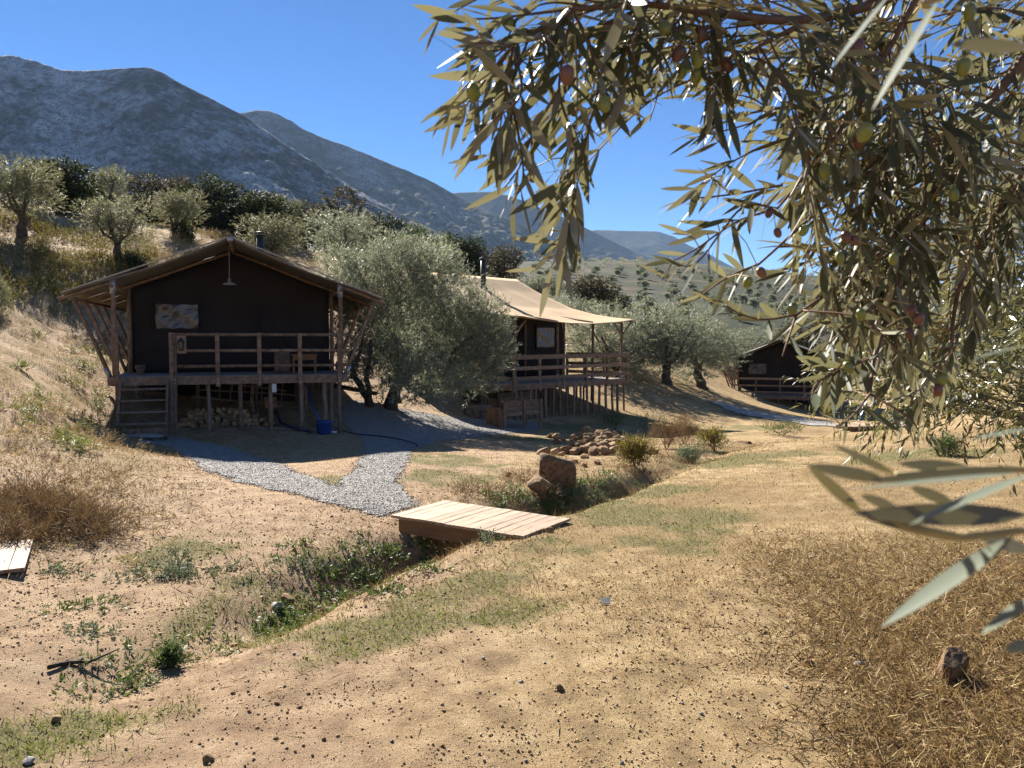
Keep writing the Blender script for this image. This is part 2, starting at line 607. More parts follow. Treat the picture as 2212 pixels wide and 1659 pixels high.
def ground_mat():
    m, ns, ls, bs = new_mat('dry_soil')
    tc = ns.new('ShaderNodeTexCoord')
    at = ns.new('ShaderNodeAttribute')
    at.attribute_name = 'cover'
    sep = ns.new('ShaderNodeSeparateColor')
    ls.new(at.outputs['Color'], sep.inputs[0])

    def nz(scale, detail=6, rough=.6):
        n = ns.new('ShaderNodeTexNoise')
        n.inputs['Scale'].default_value = scale
        n.inputs['Detail'].default_value = detail
        n.inputs['Roughness'].default_value = rough
        ls.new(tc.outputs['Object'], n.inputs[0])
        return n

    def mix(f, a, b):
        x = ns.new('ShaderNodeMix')
        x.data_type = 'RGBA'
        ls.new(f, x.inputs[0])
        ls.new(a, x.inputs[6])
        ls.new(b, x.inputs[7])
        return x.outputs[2]

    n_big, n_mid, n_fine, n_grit = nz(.9, 5), nz(5, 6), nz(38, 6, .7), nz(130, 4, .8)
    sand = ramp(ns, [(.25, .17, .088), (.40, .285, .145), (.54, .405, .225)], [.32, .5, .66])
    ls.new(n_mid.outputs[0], sand.inputs[0])
    red = ramp(ns, [(.25, .16, .095), (.40, .275, .17), (.51, .37, .235)], [.3, .5, .7])
    ls.new(n_mid.outputs[0], red.inputs[0])
    straw = ramp(ns, [(.12, .075, .036), (.27, .182, .085), (.41, .295, .14)], [.34, .5, .64])
    ls.new(n_fine.outputs[0], straw.inputs[0])
    green = ramp(ns, [(.10, .08, .035), (.19, .165, .07), (.33, .26, .12)], [.32, .5, .68])
    ls.new(n_fine.outputs[0], green.inputs[0])
    c = mix(sep.outputs['Blue'], sand.outputs[0], red.outputs[0])

    def breakup(src, n, k):
        a = ns.new('ShaderNodeMath')
        a.operation = 'MULTIPLY_ADD'
        ls.new(n.outputs[0], a.inputs[0])
        a.inputs[1].default_value = k
        a.inputs[2].default_value = -k * .5
        b = ns.new('ShaderNodeMath')
        b.operation = 'ADD'
        ls.new(a.outputs[0], b.inputs[0])
        ls.new(src, b.inputs[1])
        r = ns.new('ShaderNodeMapRange')
        r.inputs['From Min'].default_value = .25
        r.inputs['From Max'].default_value = .75
        ls.new(b.outputs[0], r.inputs[0])
        return r.outputs[0]

    c = mix(breakup(sep.outputs['Green'], n_fine, 1.2), c, straw.outputs[0])
    c = mix(breakup(sep.outputs['Red'], n_fine, 1.4), c, green.outputs[0])
    grit = ramp(ns, [(.50, .47, .44), (.9, .89, .88), (1, 1, 1), (1.2, 1.18, 1.12)], [.32, .45, .55, .70])
    ls.new(n_grit.outputs[0], grit.inputs[0])
    mg = ns.new('ShaderNodeMix')
    mg.data_type = 'RGBA'
    mg.blend_type = 'MULTIPLY'
    mg.inputs[0].default_value = 1
    ls.new(c, mg.inputs[6])
    ls.new(grit.outputs[0], mg.inputs[7])
    # beyond 60 m: red earth with scrub
    scr = nz(.06, 8, .72)
    far = ramp(ns, [(.022, .03, .012), (.045, .045, .022), (.12, .07, .038), (.17, .10, .055)], [.47, .57, .62, .74])
    ls.new(scr.outputs[0], far.inputs[0])
    geo = ns.new('ShaderNodeNewGeometry')
    sx = ns.new('ShaderNodeSeparateXYZ')
    ls.new(geo.outputs['Position'], sx.inputs[0])
    fr = ns.new('ShaderNodeMapRange')
    fr.inputs['From Min'].default_value = 50
    fr.inputs['From Max'].default_value = 80
    ls.new(sx.outputs['Y'], fr.inputs[0])
    c = mix(fr.outputs[0], mg.outputs[2], far.outputs[0])
    ls.new(c, bs.inputs['Base Color'])
    bs.inputs['Roughness'].default_value = .95
    bs.inputs['Specular IOR Level'].default_value = .15
    b1 = ns.new('ShaderNodeBump')
    b1.inputs['Strength'].default_value = 1.0
    b1.inputs['Distance'].default_value = .03
    ls.new(n_fine.outputs[0], b1.inputs['Height'])
    b2 = ns.new('ShaderNodeBump')
    b2.inputs['Strength'].default_value = .8
    b2.inputs['Distance'].default_value = .014
    ls.new(n_grit.outputs[0], b2.inputs['Height'])
    ls.new(b1.outputs[0], b2.inputs['Normal'])
    ls.new(b2.outputs[0], bs.inputs['Normal'])
    return m


MT['ground'] = ground_mat()
me = np_mesh('ground', np.stack([gx, gy, gz], 1), F, MT['ground'], True)
zg, zd, zr = zones(gx, gy)
ca = me.color_attributes.new('cover', 'FLOAT_COLOR', 'POINT')
ca.data.foreach_set('color', np.stack([zg, zd, zr, np.ones_like(zg)], 1).astype(np.float32).ravel())
tag(link('ground', me), 'dry tan soil and mown grass rising to a hillside', kind='structure')


# ------------------------------------------------------------------ mountains: real relief far away
def mountain_mat(name, cols, pos, scale, streak=2.5):
    m, ns, ls, bs = new_mat(name)
    tc = ns.new('ShaderNodeTexCoord')
    mp = ns.new('ShaderNodeMapping')
    mp.inputs['Scale'].default_value = (1, 1, 1)
    ls.new(tc.outputs['Object'], mp.inputs[0])
    n = ns.new('ShaderNodeTexNoise')
    n.inputs['Scale'].default_value = scale
    n.inputs['Detail'].default_value = 10
    n.inputs['Roughness'].default_value = .74
    ls.new(mp.outputs[0], n.inputs[0])
    big = ns.new('ShaderNodeTexNoise')
    big.inputs['Scale'].default_value = scale * .16
    big.inputs['Detail'].default_value = 6
    ls.new(mp.outputs[0], big.inputs[0])
    ad = ns.new('ShaderNodeMath')
    ad.operation = 'MULTIPLY_ADD'
    ls.new(big.outputs[0], ad.inputs[0])
    ad.inputs[1].default_value = .7
    sb = ns.new('ShaderNodeMath')
    sb.operation = 'SUBTRACT'
    ls.new(n.outputs[0], sb.inputs[0])
    sb.inputs[1].default_value = .35
    ls.new(sb.outputs[0], ad.inputs[2])
    r = ramp(ns, cols, pos)
    ls.new(ad.outputs[0], r.inputs[0])
    # bushes: small dark cells
    vo = ns.new('ShaderNodeTexVoronoi')
    vo.inputs['Scale'].default_value = scale * 3.2
    ls.new(mp.outputs[0], vo.inputs[0])
    rv = ramp(ns, [(1, 1, 1), (0, 0, 0)], [.18, .34])
    ls.new(vo.outputs['Distance'], rv.inputs[0])
    msk = ns.new('ShaderNodeMath')
    msk.operation = 'MULTIPLY'
    rb = ramp(ns, [(0, 0, 0), (1, 1, 1)], [.42, .6])
    ls.new(big.outputs[0], rb.inputs[0])
    ls.new(rv.outputs[0], msk.inputs[0])
    ls.new(rb.outputs[0], msk.inputs[1])
    mx = ns.new('ShaderNodeMix')
    mx.data_type = 'RGBA'
    ls.new(msk.outputs[0], mx.inputs[0])
    ls.new(r.outputs[0], mx.inputs[6])
    mx.inputs[7].default_value = (.03, .04, .02, 1)
    ls.new(mx.outputs[2], bs.inputs['Base Color'])
    bs.inputs['Roughness'].default_value = 1
    bs.inputs['Specular IOR Level'].default_value = 0
    b = ns.new('ShaderNodeBump')
    b.inputs['Strength'].default_value = 1
    b.inputs['Distance'].default_value = 6
    ls.new(n.outputs[0], b.inputs['Height'])
    ls.new(b.outputs[0], bs.inputs['Normal'])
    return m


def mountain(name, sky_px, r0, r1, base_py, mat, seed, rel=1.0, nang=420, nrad=150, p=1.0, label=None):
    px = np.array([a for a, b in sky_px], float)
    py = np.array([b for a, b in sky_px], float)
    xs = np.linspace(px[0], px[-1], nang)
    sk = np.interp(xs, px, py)
    ker = np.exp(-np.linspace(-2, 2, 5) ** 2)
    ker /= ker.sum()
    sk = np.convolve(np.pad(sk, 2, mode='edge'), ker, 'valid')
    u = (xs - 1106) / FPX
    v = (829.5 - sk) / FPX
    el_c = (-SP + v * CP) / (CP + v * SP)          # height per metre forward
    vb = (829.5 - np.maximum(base_py, sk + 70)) / FPX
    el_b = (-SP + vb * CP) / (CP + vb * SP)
    t = np.concatenate([np.linspace(0, 1, nrad), [1.06, 1.15, 1.3]])
    T, U = np.meshgrid(t, u, indexing='ij')
    Y = r0 + (r1 - r0) * T
    X = U * Y / CP
    up = np.minimum(T, 1)
    EL = el_b[None] + (el_c - el_b)[None] * up ** p
    Z = EYE + EL * Y
    Zc = EYE + el_c[None] * r1
    Z = np.where(T > 1, Zc - (T - 1) * r1 * .25, Z)
    size = (r1 - r0)
    k = 5.5 / size
    wx = X + size * .08 * fbm(X * k * .7, Y * k * .7, seed + 5, 2)
    rid = 1 - 2 * np.abs(fbm(wx * k * 1.2, Y * k * .55, seed, 5))
    fine = fbm(X * k * 9, Y * k * 9, seed + 9, 4)
    env = smooth(0, .12, up) * (1 - .93 * smooth(.72, 1.0, up))
    Z = Z + rel * size * (.040 * (rid - .55) * env + .016 * fine * (env + .14))
    nr, na = T.shape
    ii = np.arange(nr * na).reshape(nr, na)
    FF = np.stack([ii[:-1, :-1], ii[:-1, 1:], ii[1:, 1:], ii[1:, :-1]], -1).reshape(-1, 4)
    me = np_mesh(name, np.stack([X.ravel(), Y.ravel(), Z.ravel()], 1), FF, mat, True)
    return tag(link(name, me), label, kind='structure')


MT['lime'] = mountain_mat('limestone_slope', [(.05, .055, .04), (.14, .135, .12), (.27, .265, .26), (.50, .495, .485)], [.38, .46, .53, .63], .07)
MT['lime2'] = mountain_mat('scrubby_limestone_slope', [(.04, .05, .028), (.10, .105, .075), (.19, .175, .145), (.33, .31, .28)], [.38, .48, .56, .68], .035)
MT['far_scrub'] = mountain_mat('far_scrub_ridge', [(.035, .045, .028), (.07, .075, .05), (.14, .125, .10)], [.36, .52, .74], .006)
mountain('mountain', [(-600, 150), (-300, 165), (-120, 128), (0, 122), (58, 120), (75, 127), (110, 136), (160, 151), (250, 150), (335, 143), (372, 158), (385, 168), (430, 192), (480, 218), (530, 246), (620, 308), (700, 362), (800, 425),
                      (900, 478), (1000, 525), (1120, 575), (1300, 620), (1500, 650)], 600, 1050, 600, MT['lime'], 3, 1.0, label='grey limestone mountain behind the hillside trees')
mountain('mountain', [(380, 330), (480, 262), (530, 245), (562, 238), (592, 239), (640, 262), (655, 276), (690, 292), (780, 325), (880, 368), (940, 394), (985, 420), (1050, 452), (1120, 484), (1200, 524), (1290, 562), (1450, 610), (1700, 660)],
         1150, 1950, 640, MT['lime2'], 21, .8, label='second ridge sloping down behind the grey mountain')
mountain('mountain', [(800, 440), (900, 424), (985, 416), (1060, 414), (1100, 422), (1200, 462), (1290, 505), (1370, 545), (1450, 575), (1600, 612), (1800, 650)], 2100, 3000, 660, MT['far_scrub'], 33, .5, nang=260, nrad=80,
         label='dark blue ridge behind the hanging olive twigs')
mountain('mountain', [(1150, 520), (1240, 500), (1290, 497), (1420, 500), (1455, 512), (1480, 528), (1530, 550), (1600, 588), (1700, 612), (1900, 628), (2300, 640), (2800, 640)], 2900, 4300, 690, MT['far_scrub'], 47, .3, nang=260, nrad=80,
         label='farthest flat topped ridge on the skyline')
# ------------------------------------------------------------------ safari tents on stilted decks
def to_world(root, x, y):
    c, s = math.cos(root.rotation_euler[2]), math.sin(root.rotation_euler[2])
    return root.location.x + c * x - s * y, root.location.y + s * x + c * y


def ground_local(root, x, y):
    wx, wy = to_world(root, x, y)
    return Hs(wx, wy) - root.location.z


def pole(a, b, r, name, mat, parent, seg=8, jit=0.012):
    """slightly crooked round pole"""
    a, b = Vector(a), Vector(b)
    n = 5
    pts = []
    for i in range(n):
        t = i / (n - 1)
        j = Vector((random.uniform(-jit, jit), random.uniform(-jit, jit), random.uniform(-jit, jit) * .5)) if 0 < i < n - 1 else Vector()
        pts.append(a.lerp(b, t) + j)
    return MB().tube(pts, [r * random.uniform(.93, 1.07) for _ in pts], seg).build(name, mat, parent, True)


def sheet(name, fn, nu, nv, mat, parent, thick=0.02):
    """cloth sheet with thickness: fn(u,v) -> point"""
    P = [[Vector(fn(i / nu, j / nv)) for j in range(nv + 1)] for i in range(nu + 1)]
    vs, fs = [], []
    for s in (0, 1):
        for i in range(nu + 1):
            for j in range(nv + 1):
                du = P[min(i + 1, nu)][j] - P[max(i - 1, 0)][j]
                dv = P[i][min(j + 1, nv)] - P[i][max(j - 1, 0)]
                n = du.cross(dv).normalized()
                vs.append(P[i][j] - n * thick * s)
    o = (nu + 1) * (nv + 1)
    I = lambda i, j, s: s * o + i * (nv + 1) + j
    for i in range(nu):
        for j in range(nv):
            fs.append((I(i, j, 0), I(i + 1, j, 0), I(i + 1, j + 1, 0), I(i, j + 1, 0)))
            fs.append((I(i, j + 1, 1), I(i + 1, j + 1, 1), I(i + 1, j, 1), I(i, j, 1)))
    for i in range(nu):
        fs.append((I(i, 0, 1), I(i + 1, 0, 1), I(i + 1, 0, 0), I(i, 0, 0)))
        fs.append((I(i, nv, 0), I(i + 1, nv, 0), I(i + 1, nv, 1), I(i, nv, 1)))
    for j in range(nv):
        fs.append((I(0, j, 0), I(0, j + 1, 0), I(0, j + 1, 1), I(0, j, 1)))
        fs.append((I(nu, j, 1), I(nu, j + 1, 1), I(nu, j + 1, 0), I(nu, j, 0)))
    return MB().add(vs, fs).build(name, mat, parent, True)


def gable_tent(label, loc, rz, hw=2.43, depth=8.2, ridge=3.11, k=.385, ex=3.4, wall_y=2.0, stairs=True, rail_x=(-1.27, 2.6),
               rail_boards=False, roofmat='greycanvas', left_rail=False, chimney=None, post_xs=(), seed=1):
    random.seed(seed)
    R = thing('safari_tent', label, 'tent', loc, rz)
    zr = lambda x: ridge - k * abs(x)
    y0, y1 = -.15, depth + .25
    for s in (-1, 1):
        def fn(u, v, s=s):
            x = s * u * ex
            y = y0 + (y1 - y0) * v
            sag = -.055 * math.sin(math.pi * u) ** 2 * (.6 + .4 * math.cos(v * 14)) - .02 * math.sin(v * 23 + u * 5) * math.sin(math.pi * u)
            return (x, y, zr(x) + sag) if s > 0 else (x, y, zr(x) + sag)
        o = sheet('roof', fn, 10, 16, MT[roofmat], R, .025 if s > 0 else -.025)
        # doubled hem along the open gable end, coloured pale as its sun-lit edge
        MB().bar((s * .02, y0 - .012, ridge + .012), (s * ex, y0 - .012, zr(ex) + .012), .03, .028).build('hem', MT['canvas_hem'], o)
    MB().tube([(0, y0 - .06, ridge - .05), (0, y1, ridge - .05)], .05, 10).build('ridge_pole', MT['wood'], R, True)
    MB().tube([(0, y0 - .09, ridge - .045), (0, y0 + .12, ridge - .045)], .066, 12).build('pole_cap', MT['metal'], R, True)
    for s in (-1, 1):
        for y in (0, wall_y - .07, 3.7, 5.4, depth):
            a, b = (s * .05, y, ridge - .13), (s * (ex + .10), y, zr(ex) - .13)
            if y == 0:
                a, b = (s * hw, y, zr(hw) - .10), b
            pole(a, b, .042, 'rafter', MT['wood'], R, 7, .02)
        for x in (hw, ex - .22):
            pole((s * x, y0 - .1, zr(x) - .2), (s * x, y1 - .1, zr(x) - .2), .038, 'purlin', MT['wood'], R, 7)
        # porch posts with a steel sleeve each, wall corner posts
        p = pole((s * hw, .0, -.06), (s * hw, .0, zr(hw) - .14), .052, 'post', MT['wood'], R)
        MB().tube([(s * hw, 0, zr(hw) - .36), (s * hw, 0, zr(hw) - .03)], .066, 10).build('sleeve', MT['metal'], p, True)
        for y in (wall_y, 4.9, depth):
            pole((s * (hw - .04), y - .09, 0), (s * (hw - .04), y - .09, zr(hw) - .15), .05, 'post', MT['wood'], R)
        for i, y in enumerate((.1, 1.25, 2.4, 3.55, 4.8) if s < 0 else (.1, 2.4, 4.8)):
            p = pole((s * (ex - .2), y, zr(ex - .2) - .2), (s * (hw + .12), y, .02), .043, 'brace', MT['wood'], R, 7)
            if i == 0:
                MB().tube([(s * (hw + .12), y, .0), (s * (hw + .21), y, .19)], .055, 9).build('sleeve', MT['metal'], p, True)
    # canvas body
    w = hw - .09
    g = .16

    def wall(pts, name):
        n = len(pts)
        m = MB()
        m.add(pts, [tuple(range(n))])
        return m.build(name, MT['darkcanvas'], R)

    def gable(u, v):
        x = -w + 2 * w * u
        top = zr(x) - g
        z = .02 + (top - .02) * v
        return (x, wall_y + .035 * math.sin(x * 2.3 + z) * math.sin(math.pi * v) * .8 + .012 * math.sin(x * 9), z)
    sheet('gable_wall', gable, 28, 10, MT['darkcanvas'], R, -.012)
    sheet('gable_wall', lambda u, v: (-w + 2 * w * u, depth, .02 + (zr(-w + 2 * w * u) - g - .02) * v), 12, 4, MT['darkcanvas'], R, .012)
    for s in (-1, 1):
        sheet('side_wall', lambda u, v, s=s: (s * (w + .02 * math.sin(u * 19) * math.sin(math.pi * v)), wall_y + .02 + (depth - wall_y - .04) * u, .02 + (zr(w) - g - .02) * v), 20, 4, MT['darkcanvas'], R, .012 * s)
    MB().bar((-w - .03, wall_y - .03, .05), (-w - .03, wall_y - .03, zr(w) - .2), .03, .02).build('piping', MT['canvas_hem'], R)
    # window with a canvas frame, door opening with a folded flap
    wy = wall_y - .075
    f = MB()
    for a, b in (((-1.86, wy, 1.04), (-.78, wy, 1.04)), ((-1.86, wy, 1.74), (-.78, wy, 1.74)), ((-1.86, wy, 1.02), (-1.86, wy, 1.76)), ((-.78, wy, 1.02), (-.78, wy, 1.76))):
        f.bar(a, b, .02, .07)
    wf = f.build('window', MT['darkcanvas'], R)
    sheet('pane', lambda u, v: (-1.82 + 1.0 * u, wy + .012 - .02 * math.sin(u * 7 + v * 3) * math.sin(v * 5) - .012 * math.sin(u * 17 - v * 9), 1.07 + .64 * v), 22, 14, MT['plastic_window'], wf, .004)
    sheet('door_flap', lambda u, v: (.62 + (.05 + .85 * (1 - v)) * u, wall_y - .06 - .07 * u * (1 - v) - .02 * math.sin(u * 9), .12 + 1.55 * v), 8, 8, MT['darkcanvas'], R, .01)
    MB().box(.55, .61, wall_y - .07, wall_y - .05, .1, 1.62).build('door_edge', MT['darkcanvas'], R)
    # deck
    d = MB()
    nb = 36
    for i in range(nb):
        yy = -.06 + (depth + .3) * i / nb
        d.box(-hw - .14, hw + .14, yy + .004, yy + (depth + .3) / nb - .004, -.045, 0)
    d.build('deck', MT['deckwood'], R)
    MB().box(-hw - .14, hw + .14, -.105, -.062, -.19, -.012).build('deck_beam', MT['wood'], R)
    for s in (-1, 1):
        MB().box(s * (hw + .05) - .03, s * (hw + .05) + .03, -.05, depth + .2, -.20, -.05).build('deck_beam', MT['wood'], R)
    for y in (2.4, 4.9, 7.4):
        MB().box(-hw, hw, y - .03, y + .03, -.21, -.05).build('deck_beam', MT['wood'], R)
    # stilts
    rows = {.02: post_xs or (-2.38, -1.22, -.52, .15, .82, 1.5, 2.05, 2.38), 1.3: (2.3, 1.6, .4), 2.4: (-2.3, -.9, .5, 1.75, 2.38), 4.9: (-2.3, 0, 1.2, 2.38), 7.4: (-2.3, 0, 2.38)}
    for y, xs in rows.items():
        for x in xs:
            zb = ground_local(R, x, y) - .15
            if zb < -.25:
                pole((x, y, zb), (x + random.uniform(-.02, .02), y, -.05), random.uniform(.038, .052), 'stilt', MT['wood_grey'] if random.random() < .6 else MT['wood'], R, 7, .015)
    sheet('added_shade_sheet', lambda u, v: (-2.4 + 3.9 * u, 3.4 + .03 * math.sin(u * 30), -2.2 + 2.0 * v), 16, 2, MT['darkcanvas'], R, .01)  # dark sheet added to deepen the shade under the deck
    # dark skirting boards under the floor, with gaps
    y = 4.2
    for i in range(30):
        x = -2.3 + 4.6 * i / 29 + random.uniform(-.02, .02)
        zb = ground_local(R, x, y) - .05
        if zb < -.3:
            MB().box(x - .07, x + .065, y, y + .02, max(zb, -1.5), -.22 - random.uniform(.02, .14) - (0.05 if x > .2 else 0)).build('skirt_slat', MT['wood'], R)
    # railing
    xa, xb = rail_x
    if rail_boards:
        for z in (.93, .55, .2):
            MB().bar((xa, -.15, z), (xb, -.15, z), .028, .12 if z > .9 else .09, 0, (0, 0, 1)).build('rail', MT['wood'], R)
    else:
        for z in (.93, .57, .22):
            pole((xa, -.13, z), (xb, -.13, z), .036, 'rail', MT['wood'], R, 9, .008)
    n = 5
    for i in range(n):
        x = xa + .06 + (xb - xa - .28) * i / (n - 1)
        p = MB().box(x - .045, x + .045, -.19, -.108, -.24, .97).build('rail_post', MT['wood'], R)
        for z in (-.07, -.16):
            MB().tube([(x, -.20, z), (x, -.185, z)], .016, 8).build('bolt', MT['metal'], p)
    for s in ((-1, 1) if left_rail else (1,)):
        x = s * (hw + .1)
        for z in (.93, .57, .22):
            pole((x, -.1, z), (x, wall_y, z), .034, 'rail', MT['wood'], R, 8, .008)
        MB().box(x - .04, x + .04, wall_y * .5, wall_y * .5 + .08, -.1, .97).build('rail_post', MT['wood'], R)
    if stairs:
        st = MB()
        gx0, gx1 = -2.38, -1.27
        zg = min(ground_local(R, -1.8, -.9), ground_local(R, -1.3, -.9)) - .05
        S = MB().box(gx0 - .02, gx0 + .06, -.24, -.155, zg - .1, .97).build('staircase', MT['wood'], R)
        MB().box(gx1 - .04, gx1 + .04, -.24, -.155, zg - .1, .97).build('newel', MT['wood'], S)
        for x in (gx0 + .09, gx1 - .08):
            MB().bar((x, -.18, -.10), (x, -.86, zg + .08), .045, .2).build('stringer', MT['wood_grey'], S)
        for i in range(4):
            z = -.24 - i * .235
            y = -.30 - i * .17
            if z < zg + .1:
                break
            MB().box(gx0 + .06, gx1 - .05, y - .13, y + .13, z - .035, z).build('tread', MT['wood_grey'], S)
        MB().box(gx0 + .06, gx1 - .05, -.99, -.945, zg + .14, zg + .33).build('kick_board', MT['wood'], S)
    if chimney:
        x, y, h = chimney
        z = zr(x)
        c = MB().tube([(x, y, z - .25), (x, y, z + h)], .11, 16).build('chimney', MT['blackmetal'], R, True)
        MB().lathe([(.02, .12), (.20, .08), (.21, .05), (.05, .05)], 16, (x, y, z + h)).build('cowl', MT['blackmetal'], c, True)
        MB().lathe([(.16, .0), (.15, .06), (.112, .1)], 16, (x, y, z - .02)).build('flashing', MT['metal'], c, True)
    return R


T1_RZ = math.radians(18)
T1 = gable_tent('large dark canvas tent with front gable, railing and stairs on tall stilts', (-6.38, 18.0, .80), T1_RZ, chimney=(.69, 6.1, 1.12), seed=11)
T3 = gable_tent('small far dark tent half hidden behind hanging olive leaves', (14.67, 43.0, -1.43), math.radians(-20), stairs=False, rail_x=(-2.6, 2.7), rail_boards=True, left_rail=True,
                post_xs=(-2.5, -1.7, -.9, -.1, .8, 1.7, 2.5), seed=5)
# ------------------------------------------------------------------ the tan tent with its wide porch roof
random.seed(23)
T2_RZ = math.atan2(.72, .69)
T2 = thing('safari_tent', 'tan roofed canvas tent with board railing on many stilts behind the big olive', 'tent', (.06, 26.0, .14), T2_RZ)
L2 = 6.3


RY = 6.6


def roof2(u, v):
    x = -.2 + (L2 + .5) * u + .5 * u * (1 - v) ** 2
    y = RY - (RY + .28) * v
    prof = np.interp(v, [0, .2, .5, .68, .84, 1.0], [4.18, 3.55, 2.78, 2.50, 2.34, 2.24])
    sag = -.20 * math.sin(math.pi * np.clip((u - .05) / .95, 0, 1)) ** .9 * smooth(.55, 1, v)
    rib = -.06 * abs(math.sin(u * math.pi * 4)) * math.sin(math.pi * v) ** .7
    return (x + .12 * math.sin(math.pi * v) * (u - .5), y, float(prof + sag + rib))


sheet('roof', roof2, 36, 26, MT['tancanvas'], T2, .02)
sheet('roof', lambda u, v: (-.2 + (L2 + 1.0) * u, RY + 2.6 * v, 4.18 - 1.9 * v - .06 * abs(math.sin(u * math.pi * 4)) * math.sin(math.pi * v)), 18, 8, MT['tancanvas'], T2, -.02)
pole((-.3, RY, 4.11), (L2 + .75, RY, 4.11), .05, 'ridge_pole', MT['wood'], T2)
# canvas body
X0, X1 = .45, L2 - .05
fw = MB()
for z0_, z1_ in ((.02, 2.55),):
    sheet('canvas_wall', lambda u, v: (X0 + (X1 - X0) * u, 3.2 + .03 * math.sin(u * 17) * math.sin(3 * v), .02 + 2.5 * v), 24, 6, MT['darkcanvas'], T2, -.012)
sheet('canvas_wall', lambda u, v: (X0 + (X1 - X0) * u, 8.2, .02 + 2.2 * v), 8, 3, MT['darkcanvas'], T2, .012)
for x, s in ((X0, 1), (X1, -1)):
    sheet('canvas_wall', lambda u, v, x=x: (x, 3.22 + 4.96 * u, .02 + (2.48 + 1.15 * (1 - abs(2 * u - 1)) - .25 * u) * v), 12, 5, MT['darkcanvas'], T2, .012 * s)
wy = 3.12
f = MB()
for a, b in (((4.55, wy, 1.12), (5.75, wy, 1.12)), ((4.55, wy, 2.03), (5.75, wy, 2.03)), ((4.55, wy, 1.1), (4.55, wy, 2.05)), ((5.75, wy, 1.1), (5.75, wy, 2.05))):
    f.bar(a, b, .02, .07)
wf = f.build('window', MT['darkcanvas'], T2)
sheet('pane', lambda u, v: (4.59 + 1.12 * u, wy + .01 - .02 * math.sin(u * 8 + v * 4) * math.sin(v * 6), 1.15 + .85 * v), 18, 14, MT['plastic_window'], wf, .004)
# posts under the porch roof and at the wall
for x in (.18, 2.35, 4.35, L2 - .12):
    p = pole((x, .12, -.05), (x + random.uniform(-.03, .03), .12, 2.2 - (.12 if 1 < x < 5 else 0)), .05, 'post', MT['wood'], T2)
    MB().tube([(x, .12, .0), (x, .12, .28)], .058, 10).build('sleeve', MT['metal'], p, True)
    if x in (.18, L2 - .12):
        s = 1 if x < 1 else -1
        pole((x, .12, 1.65), (x + s * .5, .12, 2.12), .035, 'brace', MT['wood'], T2, 7)
        pole((x, .12, 1.65), (x - s * .28, -.15, 2.18), .035, 'brace', MT['wood'], T2, 7)
for x in (.5, 3.9, L2 - .05):
    pole((x, 3.1, 0), (x, 3.1, 2.5), .05, 'post', MT['wood'], T2)
for x in (2.35, 4.35, L2 - .12):
    pole((x, .12, 2.12), (x, 3.15, 2.58), .035, 'rafter', MT['wood'], T2, 7)
pole((L2 + .1, .0, 2.2), (L2 + .45, -.12, 2.16), .03, 'pole_end', MT['blackmetal'], T2, 7)
# deck
d = MB()
for i in range(34):
    yy = 0 + 8.3 * i / 34
    d.box(-.05, L2 + .05, yy + .004, yy + 8.3 / 34 - .004, -.045, 0)
d.build('deck', MT['deckwood'], T2)
MB().box(-.08, L2 + .08, -.05, -.005, -.2, -.012).build('deck_beam', MT['wood'], T2)
for x in (-.08, L2 + .04):
    MB().box(x, x + .045, .0, 8.3, -.2, -.05).build('deck_beam', MT['wood'], T2)
for y in (1.6, 3.2, 5.7, 8.1):
    MB().box(0, L2, y - .03, y + .03, -.21, -.05).build('deck_beam', MT['wood'], T2)
for z, h in ((.90, .15), (.53, .12), (.19, .12)):
    MB().bar((-.1, -.085, z), (L2 + .12, -.085, z), .028, h).build('rail', MT['wood'], T2)
    MB().bar((-.1, -.06, z - .004), (-.1, 2.9, z - .004), .028, h).build('rail', MT['wood'], T2)
    MB().bar((L2 + .1, -.06, z - .004), (L2 + .1, 3.1, z - .004), .028, h).build('rail', MT['wood'], T2)
for i in range(6):
    x = -.03 + (L2 + .06) * i / 5
    MB().box(x - .04, x + .04, -.068, .008, -.26, .94).build('rail_post', MT['wood'], T2)
for x in (-.045, L2 + .05):
    for y in (1.1, 2.1, 3.0):
        MB().box(x - .035, x + .035, y - .04, y + .04, -.24, .94).build('rail_post', MT['wood'], T2)
for y, n in ((.06, 17), (1.6, 13), (3.2, 9), (5.7, 6), (8.1, 5)):
    for i in range(n):
        x = .05 + (L2 - .1) * i / (n - 1) + random.uniform(-.07, .07)
        zb = ground_local(T2, x, y) - .15
        if zb < -.25:
            pole((x, y, zb), (x + random.uniform(-.03, .03), y, -.05), random.uniform(.04, .052), 'stilt', MT['wood_grey'] if random.random() < .7 else MT['wood'], T2, 7, .012)
sheet('added_shade_sheet', lambda u, v: (.2 + 4.0 * u, 4.6 + .03 * math.sin(u * 30), -2.2 + 2.0 * v), 16, 2, MT['darkcanvas'], T2, .01)  # another added sheet, darkening the space below this deck
# stairs down at the side
S = MB().bar((-.1, 3.35, -.1), (-1.25, 3.35, -1.2), .05, .24).build('staircase', MT['wood'], T2)
MB().bar((-.1, 4.15, -.1), (-1.25, 4.15, -1.2), .05, .24).build('stringer', MT['wood'], S)
for i in range(5):
    t = (i + .6) / 5.3
    MB().box(-.1 - 1.15 * t - .13, -.1 - 1.15 * t + .13, 3.38, 4.12, -.1 - 1.1 * t - .03, -.1 - 1.1 * t).build('tread', MT['wood_grey'], S)
c = MB().tube([(3.75, 5.3, 3.3), (3.75, 5.3, 4.78)], .11, 16).build('chimney', MT['blackmetal'], T2, True)
MB().lathe([(.115, -.06), (.15, -.05), (.15, .02), (.02, .05)], 16, (3.75, 5.3, 4.80)).build('cowl', MT['blackmetal'], c, True)
MB().lathe([(.2, .0), (.16, .09), (.112, .16)], 16, (3.75, 5.3, 3.56)).build('flashing', MT['blackmetal'], c, True)

